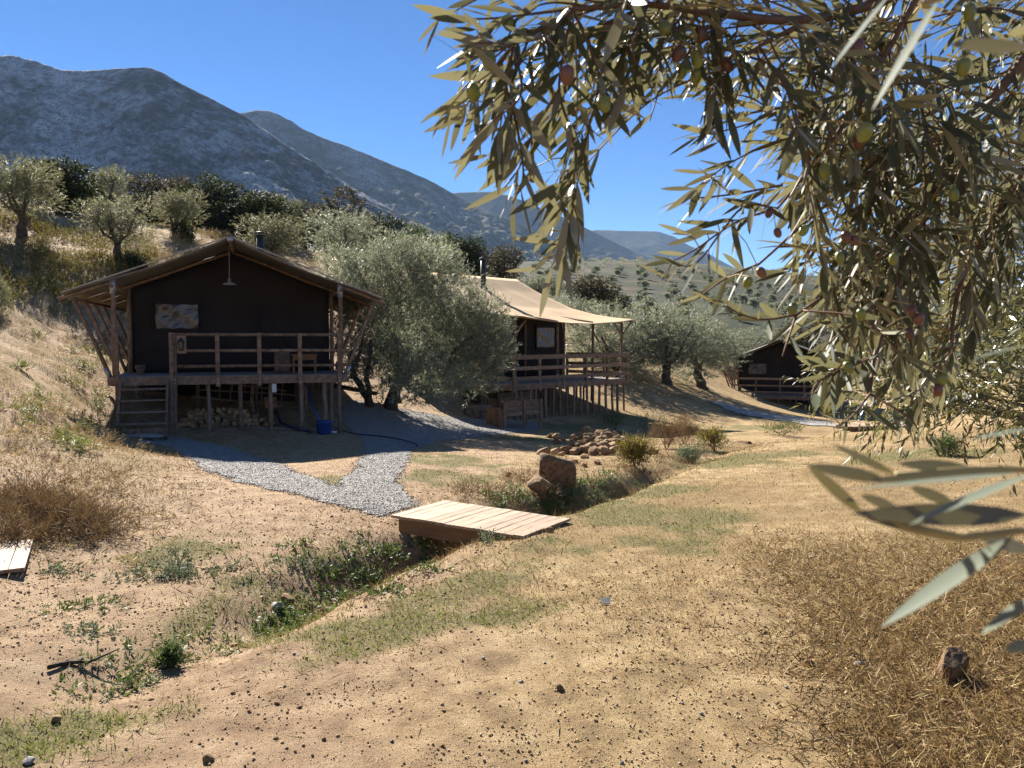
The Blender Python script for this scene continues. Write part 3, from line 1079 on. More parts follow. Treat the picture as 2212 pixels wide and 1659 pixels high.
# ------------------------------------------------------------------ benches and table below the tan tent
def bench(label, loc, rz, L=1.5, D=.85, hb=.80):
    B = thing('garden_bench', label, 'bench', loc, rz)
    for i, z in enumerate((.36, .51, .66)):
        MB().box(.05, L, .03, .055, z, z + .138).build('back_board', MT['wood'], B)
    MB().box(-.03, L + .06, -.02, .10, hb, hb + .03).build('cap', MT['wood'], B)
    for x in (.02, L * .52, L - .04):
        MB().box(x, x + .08, -.02, .028, -.03, hb - .002).build('leg', MT['wood'], B)
    n = 5
    for i in range(n):
        y = .06 + (D - .06) * i / n
        MB().box(-.01, .018, y + .003, y + (D - .06) / n - .003, -.02, .57).build('side_plank', MT['wood'], B)
    MB().box(-.04, .06, .06, D + .02, .572, .60).build('armrest', MT['wood'], B)
    for i in range(3):
        y = .10 + i * .24
        MB().box(.03, L, y, y + .22, .36 - .001 * i, .39 - .001 * i).build('seat_board', MT['wood'], B)
    MB().box(L - .08, L, D - .14, D - .06, -.03, .355).build('leg', MT['wood'], B)
    MB().box(.03, .11, D - .14, D - .06, -.03, .355).build('leg', MT['wood'], B)
    return B


g = G(1087, 926)
bench('brown plank bench with its slatted back towards the camera, below the tan tent', (g.x, g.y, g.z), math.radians(38))
g2 = G(1060, 913)
b2 = bench('dark plank bench standing behind the nearer bench, below the tan tent', (g2.x + .2, g2.y + 1.6, Hs(g2.x + .2, g2.y + 1.6)), math.radians(38), 1.5, .8, .86)
g3 = G(1022, 905)
TB = thing('low_table', 'low dark wooden table with thick top beside the plank bench', 'table', (g3.x, g3.y, g3.z), math.radians(38))
for i in range(4):
    MB().box(0, .8, i * .16, i * .16 + .155, .36, .40).build('top_plank', MT['wood'], TB)
MB().box(.03, .77, .02, .05, .24, .358).build('apron', MT['wood'], TB)
for x in (.03, .69):
    for y in (.055, .53):
        MB().box(x, x + .08, y, y + .08, -.03, .357).build('leg', MT['wood'], TB)
# ------------------------------------------------------------------ things on, in and under the big tent
random.seed(3)


def t1(x, y, z):
    wx, wy = to_world(T1, x, y)
    return Vector((wx, wy, T1.location.z + z))


P = thing('pendant_lamp', 'grey metal pendant lamp hanging inside the big tent gable', 'lamp', t1(-.06, .9, 2.13), T1_RZ)
MB().tube([(0, 0, .12), (.005, 0, .45), (0, 0, .92)], .004, 6).build('cord', MT['white'], P)
MB().lathe([(.02, .15), (.035, .13), (.04, .06), (.15, .01), (.165, -.01), (.16, -.012), (.03, .05)], 18).build('lamp_shade', MT['metal'], P, True)

Lt = thing('wall_lantern', 'black carriage lantern fixed to the railing corner of the big tent', 'lantern', t1(-1.06, -.165, .70), T1_RZ)
MB().box(-.10, .10, .0, .022, -.19, .20).build('back_plate', MT['plank'], Lt)
MB().lathe([(.03, -.13), (.05, -.12), (.06, -.10), (.025, -.11)], 6, (0, -.09, 0)).build('base', MT['blackmetal'], Lt)
MB().lathe([(.045, -.1), (.062, .06)], 6, (0, -.09, 0)).build('glass', MT['plastic_window'], Lt)
m = MB()
for k in range(6):
    a = 2 * math.pi * k / 6
    m.bar((.046 * math.cos(a), -.09 + .046 * math.sin(a), -.1), (.064 * math.cos(a), -.09 + .064 * math.sin(a), .065), .008, .008)
m.build('cage', MT['blackmetal'], Lt)
MB().lathe([(.085, .06), (.075, .08), (.04, .12), (.03, .14), (.012, .15), (.01, .18)], 12, (0, -.09, 0)).build('hood', MT['blackmetal'], Lt, True)
MB().bar((0, -.09, .14), (0, 0, .12), .015, .015).build('bracket', MT['blackmetal'], Lt)

Bk = thing('bucket', 'grey plastic bucket on the deck beside the stair opening', 'bucket', t1(-2.05, 1.0, 0), T1_RZ)
MB().lathe([(.0, .004), (.075, .004), (.105, .21), (.112, .21), (.112, .225), (.10, .225), (.072, .02), (0, .018)], 18).build('pail', MT['wood_grey'], Bk, True)
MB().tube([(-.11, 0, .21), (-.09, -.07, .13), (0, -.115, .09), (.09, -.07, .13), (.11, 0, .21)], .004, 5).build('handle', MT['metal'], Bk)

TBL = thing('side_table', 'small pine table behind the railing of the big tent', 'table', t1(1.62, .55, 0), T1_RZ)
MB().box(-.30, .30, -.2, .2, .44, .47).build('table_top', MT['beam'], TBL)
MB().box(-.27, .27, -.17, -.15, .33, .438).build('apron', MT['beam'], TBL)
for x in (-.25, .25):
    for y in (-.13, .17):
        MB().box(x - .02, x + .02, y - .02, y + .02, 0, .436).build('leg', MT['beam'], TBL)
CB = thing('cabinet', 'dark wooden cabinet standing on the deck beside the pine table', 'cabinet', t1(1.12, 1.1, 0), T1_RZ)
MB().box(-.18, .18, -.2, .2, .02, .56).build('carcass', MT['wood'], CB)
MB().box(-.2, .2, -.22, .22, .561, .585).build('top_board', MT['wood'], CB)
MB().box(-.16, .16, -.215, -.202, .06, .53).build('door', MT['wood'], CB)

# stone step at the foot of the stairs
def rock_mesh(seed, sub=2, flat=(1, 1, 1), cuts=9, rough=.06, mat='rock', block=0.0):
    r_ = np.random.default_rng(seed)
    t = (1 + 5 ** .5) / 2
    V = np.array([(-1, t, 0), (1, t, 0), (-1, -t, 0), (1, -t, 0), (0, -1, t), (0, 1, t), (0, -1, -t), (0, 1, -t), (t, 0, -1), (t, 0, 1), (-t, 0, -1), (-t, 0, 1)], float)
    Fc = [(0, 11, 5), (0, 5, 1), (0, 1, 7), (0, 7, 10), (0, 10, 11), (1, 5, 9), (5, 11, 4), (11, 10, 2), (10, 7, 6), (7, 1, 8), (3, 9, 4), (3, 4, 2), (3, 2, 6), (3, 6, 8), (3, 8, 9), (4, 9, 5), (2, 4, 11), (6, 2, 10), (8, 6, 7), (9, 8, 1)]
    V /= np.linalg.norm(V, axis=1, keepdims=True)
    for _ in range(sub):
        cache, nf, vl = {}, [], list(V)
        def mid(a, b):
            kx = (min(a, b), max(a, b))
            if kx not in cache:
                p = vl[a] + vl[b]
                vl.append(p / np.linalg.norm(p))
                cache[kx] = len(vl) - 1
            return cache[kx]
        for a, b, c in Fc:
            ab, bc, ca_ = mid(a, b), mid(b, c), mid(c, a)
            nf += [(a, ab, ca_), (b, bc, ab), (c, ca_, bc), (ab, bc, ca_)]
        V, Fc = np.array(vl), nf
    if block:
        for ax_ in np.concatenate([np.eye(3), -np.eye(3)]):
            n = ax_ + r_.normal(size=3) * .16
            n /= np.linalg.norm(n)
            dd = V @ n
            V = V - np.maximum(dd - block * r_.uniform(.85, 1.15), 0)[:, None] * n
    for _ in range(cuts):
        n = r_.normal(size=3)
        n /= np.linalg.norm(n)
        lim = r_.uniform(.42, .8)
        dd = V @ n
        V = V - np.maximum(dd - lim, 0)[:, None] * n * .95
    V = V * (1 + rough * r_.normal(size=(len(V), 1)) * .5) * np.array(flat)
    return np_mesh('rock', V, np.array(Fc), MT[mat])


st = t1(-1.82, -1.18, 0)
o = link('stepping_stone', rock_mesh(5, 3, (1, 1, 1), 6, .02, 'rockgrey'), None, (st.x, st.y, Hs(st.x, st.y) + .02))
o.scale = (.58, .3, .09)
o.rotation_euler = (0, 0, T1_RZ)
tag(o, 'flat grey stone slab at the foot of the stairs', 'stone')

# firewood under the deck
LOGM = []
for i in range(5):
    m = MB()
    r_ = .055
    n = [5, 4, 6, 5, 7][i]
    prof = [(r_ * random.uniform(.7, 1.2) * math.cos(2 * math.pi * k / n), r_ * random.uniform(.7, 1.2) * math.sin(2 * math.pi * k / n)) for k in range(n)]
    vs = [(x, -.19, z) for x, z in prof] + [(x * 1.05, .19, z * .95) for x, z in prof]
    fs = [tuple(range(n))[::-1], tuple(range(n, 2 * n))] + [(k, (k + 1) % n, n + (k + 1) % n, n + k) for k in range(n)]
    m.add(vs, fs)
    LOGM.append(m.mesh('log', MT['log']))
FW = 'split logs stacked under the deck of the big tent'
for layer in range(5):
    for i in range(15 - layer * 2):
        x = -1.05 + layer * .07 + i * .135 + random.uniform(-.03, .03)
        if x > 1.35 - layer * .1 or (layer > 3 and random.random() < .5):
            continue
        p = t1(x, .75 + random.uniform(-.06, .06), 0)
        o = link('firewood_log', LOGM[random.randrange(5)], None, (p.x, p.y, Hs(p.x, p.y) + .05 + layer * .088 + random.uniform(-.01, .01)))
        o.rotation_euler = (random.uniform(-.08, .08), random.uniform(0, 6.28), T1_RZ + random.uniform(-.25, .25) + (1.4 if random.random() < .22 else 0))
        o.scale = (1.15,) * 3
        tag(o, 'split firewood log in the stack under the big tent deck', 'log', FW)


def ladder(label, a, b, w, n, mat='wood_grey', side=None):
    a, b = Vector(a), Vector(b)
    L = thing('ladder', label, 'ladder', a)
    d = b - a
    s = Vector(side).normalized() * w
    for k in (0, 1):
        MB().tube([s * k, s * k + d * .5 + Vector((0, 0, .01)), s * k + d], .022, 7).build('side_rail', MT[mat], L)
    for i in range(n):
        t = (i + .6) / n
        MB().tube([d * t, d * t + s], .014, 6).build('rung', MT[mat], L)
    return L


def t1g(x, y, dz):
    p = t1(x, y, 0)
    return Vector((p.x, p.y, Hs(p.x, p.y) + dz))


ladder('long wooden ladder lying on edge under the big tent deck', t1g(-1.0, 1.5, .55), t1g(1.2, 1.9, .22), .42, 9, side=(0, .25, 1))
ladder('shorter ladder leaning behind the firewood under the big tent deck', t1g(-.9, 2.3, .5), t1g(1.9, 2.6, .35), .4, 9, side=(.05, .1, 1))
pa, pb = G(905, 862), G(958, 880)
ladder('pale ladder lying on the ground behind the big olive trunks', (pa.x, pa.y, pa.z + .1), (pb.x + .3, pb.y + .3, pb.z + .1), .4, 7, 'wood_grey', (0, .3, 1))

# crate, blue tub, hose and cable at the right foot of the tent
CR = thing('crate', 'small brown wooden crate on top of the firewood', 'crate', t1g(.82, .8, .42), T1_RZ + .15)
for z in (0, .085, .17):
    MB().box(-.14, .14, -.1, -.088, z, z + .07).build('slat', MT['beam'], CR)
    MB().box(-.14, .14, .088, .1, z, z + .07).build('slat', MT['beam'], CR)
for x in (-.14, .128):
    MB().box(x, x + .012, -.087, .087, 0, .24).build('end_panel', MT['beam'], CR)
MB().box(-.13, .13, -.09, .09, -.01, -.001).build('bottom', MT['beam'], CR)

TUB = thing('water_tub', 'blue plastic tub on the ground by the right hand stilts', 'tub', t1g(2.0, -.25, 0), T1_RZ)
MB().lathe([(0, .0), (.14, .0), (.17, .05), (.185, .26), (.20, .27), (.2, .29), (.175, .29), (.165, .06), (0, .05)], 18).build('shell', MT['blue'], TUB, True)
MB().lathe([(.0, .33), (.10, .325), (.178, .30), (.18, .285)], 18).build('lid', MT['blue'], TUB, True)
MB().tube([(.16, -.03, .05), (.24, -.05, .04), (.28, -.06, .03)], .025, 8).build('tap', MT['white'], TUB, True)
m = MB()
m.tube([t1g(1.92, -.2, .3), t1g(1.78, .1, .55), t1g(1.7, .5, .9), t1g(1.62, 1.2, 1.25)], .022, 8)
tag(m.build('hose', MT['blue'], None, True), 'blue hose rising from the blue tub to the deck', 'hose')
m = MB()
m.tube([t1g(1.7, -.1, .03), t1g(1.35, .05, .05), t1g(1.05, .4, .10), t1g(.95, 1.0, .3)], .035, 8)
tag(m.build('drain_pipe', MT['hose'], None, True), 'dark grey flexible pipe curving on the ground beside the blue tub', 'pipe')
pts = []
for a in [(720, 925), (745, 935), (775, 941), (830, 946), (870, 953), (898, 962), (902, 968)]:
    g = G(*a)
    pts.append((g.x, g.y, g.z + .035))
tag(MB().tube(pts, .014, 6).build('cable', MT['cable'], None, True), 'black cable running over the gravel from the big tent', 'cable')
MB_ = MB().tube([t1g(.3, .15, .03), t1g(1.25, .05, .03)], .03, 7)
tag(MB_.build('plank_board', MT['wood_grey'], None, True), 'pale pole lying in front of the firewood', 'pole')
pf = t1(.93, .0, 0)
tag(MB().box(-.05, .05, -.005, .005, -.2, .0).build('tag_plate', MT['white'], None, False, (to_world(T1, .9, -.07)[0], to_world(T1, .9, -.07)[1], T1.location.z - .2)), 'small white plate hanging under the deck edge', 'plate')
lg1, lg2 = G(735, 870), G(765, 868)
tag(MB().tube([(lg1.x - .3, lg1.y + .6, lg1.z + .45), (lg1.x + .9, lg1.y + .8, lg1.z + .2)], [.07, .06], 8).build('fallen_log', MT['bark'], None, True), 'dark log propped beside the olive trunks', 'log')

# ------------------------------------------------------------------ foot bridges
def foot_bridge(label, loc, rz, L, Wd, n, tilt=0.0, beams=True):
    B = thing('foot_bridge', label, 'bridge', loc, rz)
    B.rotation_euler = (0, tilt, rz)
    pw = L / n
    pm = {}
    for i in range(n):
        j = random.uniform(-.006, .012)
        m = MB()
        m.box(-Wd / 2 - .02, Wd / 2 + .02 + j, -pw / 2 + .003, pw / 2 - .003, -.026, 0)
        o = m.build('plank', MT['plank'], B)
        o.location = (-L / 2 + pw * (i + .5), 0, random.uniform(-.002, .003))
        o.rotation_euler = (random.uniform(-.006, .006), random.uniform(-.004, .004), math.pi / 2 + random.uniform(-.004, .004))
    for y in ((-Wd / 2 + .03, 0, Wd / 2 - .03) if beams else ()):
        MB().box(-L / 2 + .08, L / 2 - .08, y - .025, y + .025, -.165, -.030).build('beam', MT['beam'], B)
    m = MB()
    return B


zb = EYE - 1.68
foot_bridge('pale plank foot bridge over the ditch at the end of the gravel path', (-.31, 7.44, zb), math.atan2(-.552, .834), 1.52, .78, 14)
c1 = G(20, 1225)
foot_bridge('corner of a pale plank bridge cut off by the left picture edge', (c1.x - .66, c1.y - .10, c1.z + .045), math.radians(28), 1.5, .9, 14, 0.0, False)
c2 = G(1890, 928)
foot_bridge('distant low plank bridge in front of the far tent', (c2.x + .35, c2.y + .3, c2.z + .12), math.radians(4), 2.6, .9, 16)

# ------------------------------------------------------------------ rocks
RM = [rock_mesh(50 + i, 2, (1, .8, .66), 8 if i % 2 else 16, .03, 'rock', .55 if i % 2 else 0) for i in range(9)]
RMG = [rock_mesh(80 + i, 1, (1, .8, .6), 6, .06, 'rockgrey') for i in range(3)]


def rock(px, py, size, name, label, cat='rock', group=None, mesh=None, sc=(1, 1, 1), dz=0.0, rz=None, xyz=None):
    g = Vector(xyz) if xyz else G(px, py)
    o = link(name, mesh or random.choice(RM), None, (g.x, g.y, g.z + dz))
    o.scale = (size * sc[0], size * sc[1], size * sc[2])
    o.rotation_euler = (random.uniform(-.35, .35), random.uniform(-.35, .35), random.uniform(0, 6.28) if rz is None else rz)
    return tag(o, label, cat, group)


o = rock(1197, 1045, .30, 'boulder', 'large square brown boulder standing behind a smaller one above the ditch', mesh=rock_mesh(74, 3, (1, .85, .8), 4, .02, 'rockdark', .62), sc=(1.25, .9, 1.25), dz=.13, rz=.3)
o.rotation_euler = (0, .12, .3)
rock(1170, 1068, .23, 'boulder', 'rounded tan boulder with lit top in front of the square one', mesh=RM[4], sc=(1.15, .95, 1.25), dz=.1, rz=1.0)
rock(1235, 1052, .11, 'boulder', 'small dark boulder at the right foot of the square boulder', mesh=RM[5], dz=.05)
rock(1098, 1030, .075, 'stone', 'lone small tan stone left of the boulders', mesh=RM[1], dz=.03)
rock(2052, 1462, .10, 'boulder', 'brown block of rock in dry grass at lower right', mesh=rock_mesh(51, 3, (1, .85, .75), 5, .025, 'rockdark', .62), sc=(1.25, 1, 1.35), dz=.045, rz=.5)
HP = 'tan stones heaped beyond the ditch'
for i in range(120):
    u = random.gauss(0, 1)
    cx, cy = 1285 + 52 * u, 962 + random.uniform(-22, 22)
    hgt = math.exp(-u * u) * .32 * (1 - abs(cy - 958) / 34)
    g = G(cx, cy)
    rock(0, 0, random.uniform(.11, .22), 'stone', 'angular tan stone in the heap beyond the ditch', 'stone', HP, sc=(1, random.uniform(.7, 1), random.uniform(.7, 1.1)), xyz=(g.x, g.y, g.z + .04 + max(hgt, 0) * random.uniform(.4, 1)))
for px, py, s in ((1215, 985, .1), (1240, 1000, .09), (1262, 1008, .08), (1290, 1003, .1), (1262, 990, .11)):
    rock(px, py, s, 'stone', 'angular tan stone in the heap beyond the ditch', 'stone', HP, dz=.03)
rock(1610, 957, .2, 'stone', 'pale flat stone lying in the far meadow', 'stone', mesh=RM[3], sc=(1.5, .8, .6), dz=.03)
for px, py, s, mm, lab in ((388, 1418, .055, 0, 'tan wedge of stone beside a small green plant'), (122, 1560, .04, 0, 'tan stone on the soil at lower left'), (60, 1650, .03, 1, 'grey stone by the lower left picture edge'),
                           (1858, 1440, .032, 1, 'blue grey stone on bare sand at right'), (1748, 1437, .035, 0, 'brown stone beside the blue grey one'), (1210, 1490, .03, 0, 'flat pale stone in the middle of the bare soil'),
                           (1185, 1150, .06, 0, 'tan stone under the near end of the foot bridge'), (620, 1300, .07, 0, 'flat tan stone in the green ditch'), (600, 1312, .06, 1, 'flat grey stone in the green ditch'),
                           (505, 1398, .04, 0, 'brown stone by the bare left bank'), (450, 1645, .032, 0, 'rounded tan stone at the bottom edge')):
    rock(px, py, s, 'stone', lab, 'stone', mesh=(RM[random.randrange(7)] if mm == 0 else random.choice(RMG)), dz=s * .3)
LS = 'loose stones on the bare soil'
for i in range(90):
    px, py = random.uniform(500, 2000), random.uniform(1330, 1655)
    if py < 1330 + (px < 900) * 60:
        continue
    rock(px, py, random.uniform(.006, .014), 'pebble', 'small loose stone on the bare soil in front', 'stone', LS, mesh=random.choice(RM if random.random() < .7 else RMG), dz=.004)
for i in range(40):
    px, py = random.uniform(20, 700), random.uniform(1220, 1640)
    rock(px, py, random.uniform(.008, .02), 'pebble', 'small loose stone on the reddish left bank', 'stone', 'loose stones on the reddish soil', mesh=random.choice(RM), dz=.004)
# dead twig on the left bank, roof slate scrap
a, b, c_ = G(105, 1450), G(190, 1445), G(235, 1400)
tag(MB().tube([(a.x, a.y, a.z + .02), (b.x - .1, b.y, b.z + .035), (b.x, b.y + .02, b.z + .03), (b.x + .12, b.y + .1, b.z + .07)], [.012, .011, .008, .003], 6).build('fallen_branch', MT['bark'], None, True), 'dead twig lying by the green clump at lower left', 'twig')
g = G(1307, 1305)
o = MB().add([(-.03, -.02, .0), (.03, -.024, .004), (.036, .02, .03), (-.022, .026, .026), (-.03, -.02, .006), (.03, -.024, .01), (.036, .02, .036), (-.022, .026, .032)], [(0, 3, 2, 1), (4, 5, 6, 7), (0, 1, 5, 4), (1, 2, 6, 5), (2, 3, 7, 6), (3, 0, 4, 7)]).build('slate_scrap', MT['rockgrey'], None, False, (g.x, g.y, g.z + .003))
tag(o, 'thin grey slate scrap lying on the mown grass', 'slate')
# ------------------------------------------------------------------ trees
MT['olive_leaf'] = leaf_mat('olive_tree_foliage', (.14, .155, .105), (.37, .39, .30), (.30, .32, .20), .33, .55, .15, .45, .10)
MT['olive_pale'] = leaf_mat('slope_olive_foliage', (.12, .125, .065), (.27, .28, .19), (.24, .24, .11), .30, .6, .12, .45, .12)  # yellower green than the grey olives
MT['evergreen'] = leaf_mat('dark_evergreen_foliage', (.030, .042, .014), (.06, .075, .03), (.07, .09, .02), .18, .7, .1, .5, .14)
MT['oak'] = leaf_mat('brownish_oak_foliage', (.075, .065, .03), (.12, .10, .055), (.10, .085, .03), .2, .7, .1, .5, .14)
MT['bushgreen'] = leaf_mat('bright_green_foliage', (.075, .10, .022), (.11, .14, .045), (.14, .17, .03), .25, .65, .15, .5, .14)
LQ_V = np.array([(0, 0, 0), (.45, -.5, .02), (1, 0, -.05), (.45, .5, .02)], float)
LQ_F = np.array([(0, 1, 2, 3)])


def crown_mesh(name, blobs, sprays, per, leaf, mat, seed, up=.5, droop=0.0, shell=.55, spl=.3):
    """leaf sprays through a union of ellipsoids; blobs: (cx,cy,cz,rx,ry,rz)"""
    r_ = np.random.default_rng(seed)
    B = np.array(blobs, float)
    vol = (B[:, 3] * B[:, 4] * B[:, 5]) ** .75
    ch = r_.choice(len(B), sprays, p=vol / vol.sum())
    d = r_.normal(size=(sprays, 3))
    d /= np.linalg.norm(d, axis=1, keepdims=True)
    rad = shell + (1.06 - shell) * r_.random(sprays) ** .8
    rad = np.where(r_.random(sprays) < .22, r_.random(sprays) ** .5 * .8, rad)
    pos = B[ch, :3] + d * B[ch, 3:] * rad[:, None]
    ax = d * .8 + np.array([0, 0, up]) + r_.normal(size=(sprays, 3)) * .45
    ax /= np.linalg.norm(ax, axis=1, keepdims=True)
    ls = spl * r_.uniform(.6, 1.4, sprays)
    t = np.tile(np.linspace(.05, 1, per), (sprays, 1)) + r_.normal(size=(sprays, per)) * .03
    base = pos[:, None] + ax[:, None] * (ls[:, None] * t)[..., None]
    side = r_.normal(size=(sprays, per, 3))
    side -= (side * ax[:, None]).sum(-1, keepdims=True) * ax[:, None]
    side /= np.linalg.norm(side, axis=-1, keepdims=True)
    la = ax[:, None] * .75 + side * .75 + np.array([0, 0, -droop])
    nrm = ax[:, None] * .7 - side * .55 + r_.normal(size=(sprays, per, 3)) * .35 + np.array([0, 0, .35])
    n = sprays * per
    R = frames(la.reshape(-1, 3), nrm.reshape(-1, 3))
    L = leaf[0] * r_.uniform(.65, 1.25, n)
    sc = np.stack([L, L * leaf[1], L], 1)
    V, F = scatter(LQ_V, LQ_F, base.reshape(-1, 3), R, sc)
    return np_mesh(name, V, F, mat)


def trunk_mesh(name, stems, mat, seed=0):
    """stems: list of (points, r0, r1)"""
    r_ = random.Random(seed)
    m = MB()
    for pts, r0, r1 in stems:
        pts = [Vector(p) for p in pts]
        # subdivide with a little wander
        out = []
        for i in range(len(pts) - 1):
            for k in range(3):
                q = pts[i].lerp(pts[i + 1], k / 3)
                if i or k:
                    q = q + Vector((r_.uniform(-1, 1), r_.uniform(-1, 1), r_.uniform(-.5, .5))) * r0 * .28
                out.append(q)
        out.append(pts[-1])
        n = len(out)
        m.tube(out, [(r0 + (r1 - r0) * (i / (n - 1)) ** .7) * r_.uniform(.86, 1.16) * (1.35 if i == 0 else 1) for i in range(n)], 8)
    return m.mesh(name, mat, True)


def make_blobs(w, h, zc, seed, n=9, irregular=.35):
    r_ = random.Random(seed)
    out = []
    for i in range(n):
        a = 2 * math.pi * i / n + r_.uniform(-.5, .5)
        rr_ = r_.uniform(.25, .62) * w / 2
        z = zc + r_.uniform(-.32, .36) * h
        k = r_.uniform(.36, .62)
        out.append((rr_ * math.cos(a), rr_ * math.sin(a), z, w / 2 * k * r_.uniform(.8, 1.15), w / 2 * k, h / 2 * r_.uniform(.38, .62)))
    out.append((0, 0, zc, w * .30, w * .30, h * .38))
    return out


PROTO = {}


def proto(kind, i):
    """a unit tree (crown about 1 m wide and 1 m high in mesh space scaled later)"""
    key = (kind, i)
    if key in PROTO:
        return PROTO[key]
    w, h, zc = (4.0, 4.2, 2.7) if kind == 'olive' else ((4.0, 3.7, 2.95) if kind == 'pale' else (4.6, 4.9, 2.3))
    bl = make_blobs(w, h, zc, i * 7 + len(kind), 10 if kind == 'pale' else 14)
    if kind == 'olive':
        cm = crown_mesh('crown', bl, 1500, 13, (.135, .24), MT['olive_leaf'], i, .6, spl=.36)
        st = []
    elif kind == 'pale':
        cm = crown_mesh('crown', bl, 1500, 13, (.135, .25), MT['olive_pale'], i + 20, .5, spl=.34)
    elif kind == 'evergreen':
        cm = crown_mesh('crown', bl, 2300, 12, (.16, .45), MT['evergreen'], i + 40, .4, spl=.25)
    elif kind == 'oak':
        cm = crown_mesh('crown', bl, 1500, 12, (.15, .45), MT['oak'], i + 60, .3, spl=.25)
    else:
        cm = crown_mesh('crown', bl, 1500, 12, (.15, .42), MT['bushgreen'], i + 80, .5, spl=.3)
    r_ = random.Random(i + 300)
    lean = r_.uniform(-.3, .3)
    st = [([(0, 0, -.25), (lean * .4, .05, .7), (lean, .1, 1.5)], .24, .15)]
    for q in range(5):
        b = bl[(q * 2) % len(bl)]
        st.append(([(lean * .8, .08, 1.2 + .05 * q), (lean * .5 + b[0] * .5, b[1] * .5, 1.9), (b[0], b[1], b[2])], .12, .03))
    tm = trunk_mesh('trunk', st, MT['bark'], i)
    PROTO[key] = (cm, tm)
    return PROTO[key]


def tree(kind, i, px, d, top, width, label, base=None, group=None, name='olive_tree', bottom=None):
    """tree whose crown spans width px and reaches up to row top, d metres away"""
    cm, tm = proto(kind, i)
    p = W(px, 700, d)
    if base is not None:
        z = W(px, base, d).z
        z = min(z, Hs(p.x, p.y) + .3)
    else:
        z = Hs(p.x, p.y)
    zt = W(px, top, d).z
    hgt = max(zt - z, 1.0)
    wm = width / FPX * d
    T = thing(name, label, 'tree', (p.x, p.y, z), random.uniform(0, 6.28), group)
    s = (wm / 3.75, wm / 3.75, hgt / 4.9)
    for nm, me_ in (('crown', cm), ('trunk', tm)):
        o = link(nm, me_, T)
        o.scale = s
    return T


random.seed(77)
TREES = [
    ('pale', 0, 52, 33, 338, 180, 'gnarled olive tree at the left picture edge on the slope', 515),
    ('evergreen', 0, 140, 42, 326, 130, 'tall dark rounded evergreen behind the left edge olive', None),
    ('pale', 1, 236, 47, 362, 105, 'pale olive behind the slope, between the dark evergreen and the thicket', None),
    ('pale', 2, 255, 31, 420, 158, 'round olive tree with forked trunk above the big tent roof', 562),
    ('pale', 3, 388, 41, 408, 112, 'small olive tree with a dark bush at its foot on the slope', 518),
    ('oak', 0, 330, 52, 378, 105, 'olive brown bush at the left end of the dark thicket', None),
    ('oak', 1, 400, 56, 372, 90, 'brownish tree top at the back of the dark thicket', None),
    ('evergreen', 1, 470, 52, 382, 120, 'broad green tree in the middle of the dark thicket', None),
    ('evergreen', 2, 560, 52, 408, 125, 'darkest evergreen at the right end of the thicket', None),
    ('evergreen', 1, 340, 50, 420, 110, 'low dark shrub tree at the foot of the thicket', None),
    ('evergreen', 0, 425, 53, 395, 110, 'second broad green tree in the middle of the thicket', None),
    ('evergreen', 2, 515, 50, 425, 110, 'low dark tree at the front of the thicket', None),
    ('evergreen', 1, 610, 54, 440, 90, 'dark tree closing the right end of the thicket', None),
    ('oak', 0, 660, 62, 440, 80, 'dull green bush between the thicket and the brownish oak', None),
    ('evergreen', 2, 180, 46, 395, 90, 'dark shrub tree right of the tall rounded evergreen', None),
    ('pale', 0, 592, 44, 462, 142, 'olive tree just behind the stove pipe of the big tent', 575),
    ('pale', 1, 622, 60, 424, 80, 'pale far olive above the stove pipe', None),
    ('oak', 2, 722, 60, 412, 130, 'brownish oak rising behind the olives right of the big tent', None),
    ('olive', 2, 752, 45, 455, 178, 'wide grey green olive right of the big tent gable', 600),
    ('evergreen', 0, 822, 55, 448, 120, 'dark evergreen behind the wide grey green olive', None),
    ('bush', 0, 912, 70, 484, 75, 'mid green tree above the tall olive', None),
    ('bush', 1, 962, 78, 512, 85, 'low green tree left of the dark round one', None),
    ('evergreen', 2, 1008, 60, 508, 95, 'dark round tree left of the tan tent stove pipe', None),
    ('oak', 0, 1085, 64, 532, 90, 'olive brown tree right of the tan tent stove pipe', None),
    ('olive', 3, 1170, 58, 590, 95, 'olive crown peeping over the tan tent roof', None),
    ('oak', 1, 1280, 56, 585, 105, 'dark spreading tree on the slope behind the tan tent', None),
    ('evergreen', 0, 1335, 62, 630, 60, 'small dark tree right of the spreading one', None),
    ('olive', 0, 1255, 43, 640, 165, 'grey olive directly behind the tan tent canopy', None),
    ('olive', 1, 1335, 37, 632, 235, 'large grey olive with leaning trunk right of the tan tent', 855),
    ('olive', 2, 1438, 38, 645, 215, 'middle grey olive of the row right of the tan tent', 842),
    ('olive', 3, 1520, 39.5, 682, 185, 'multi stemmed grey olive left of the far tent', 836),
    ('olive', 1, 1600, 52, 695, 210, 'grey olive behind the roof of the far tent', None),
    ('bush', 2, 1790, 47, 800, 90, 'green shrub tree at the right side of the far tent', None),
    ('oak', 2, 1720, 70, 690, 110, 'dull green scrub tree above the far tent', None),
    ('olive', 3, 1500, 62, 680, 110, 'grey olive in the gap behind the row of olives', None),
    ('oak', 1, 1400, 68, 655, 100, 'olive brown tree behind the row of olives', None),
]
for k, i, px, d, top, wd, lab, base in TREES:
    tree(k, i, px, d, top, wd, lab, base, name='olive_tree' if k in ('olive', 'pale') else ('evergreen_tree' if k == 'evergreen' else 'scrub_tree'))

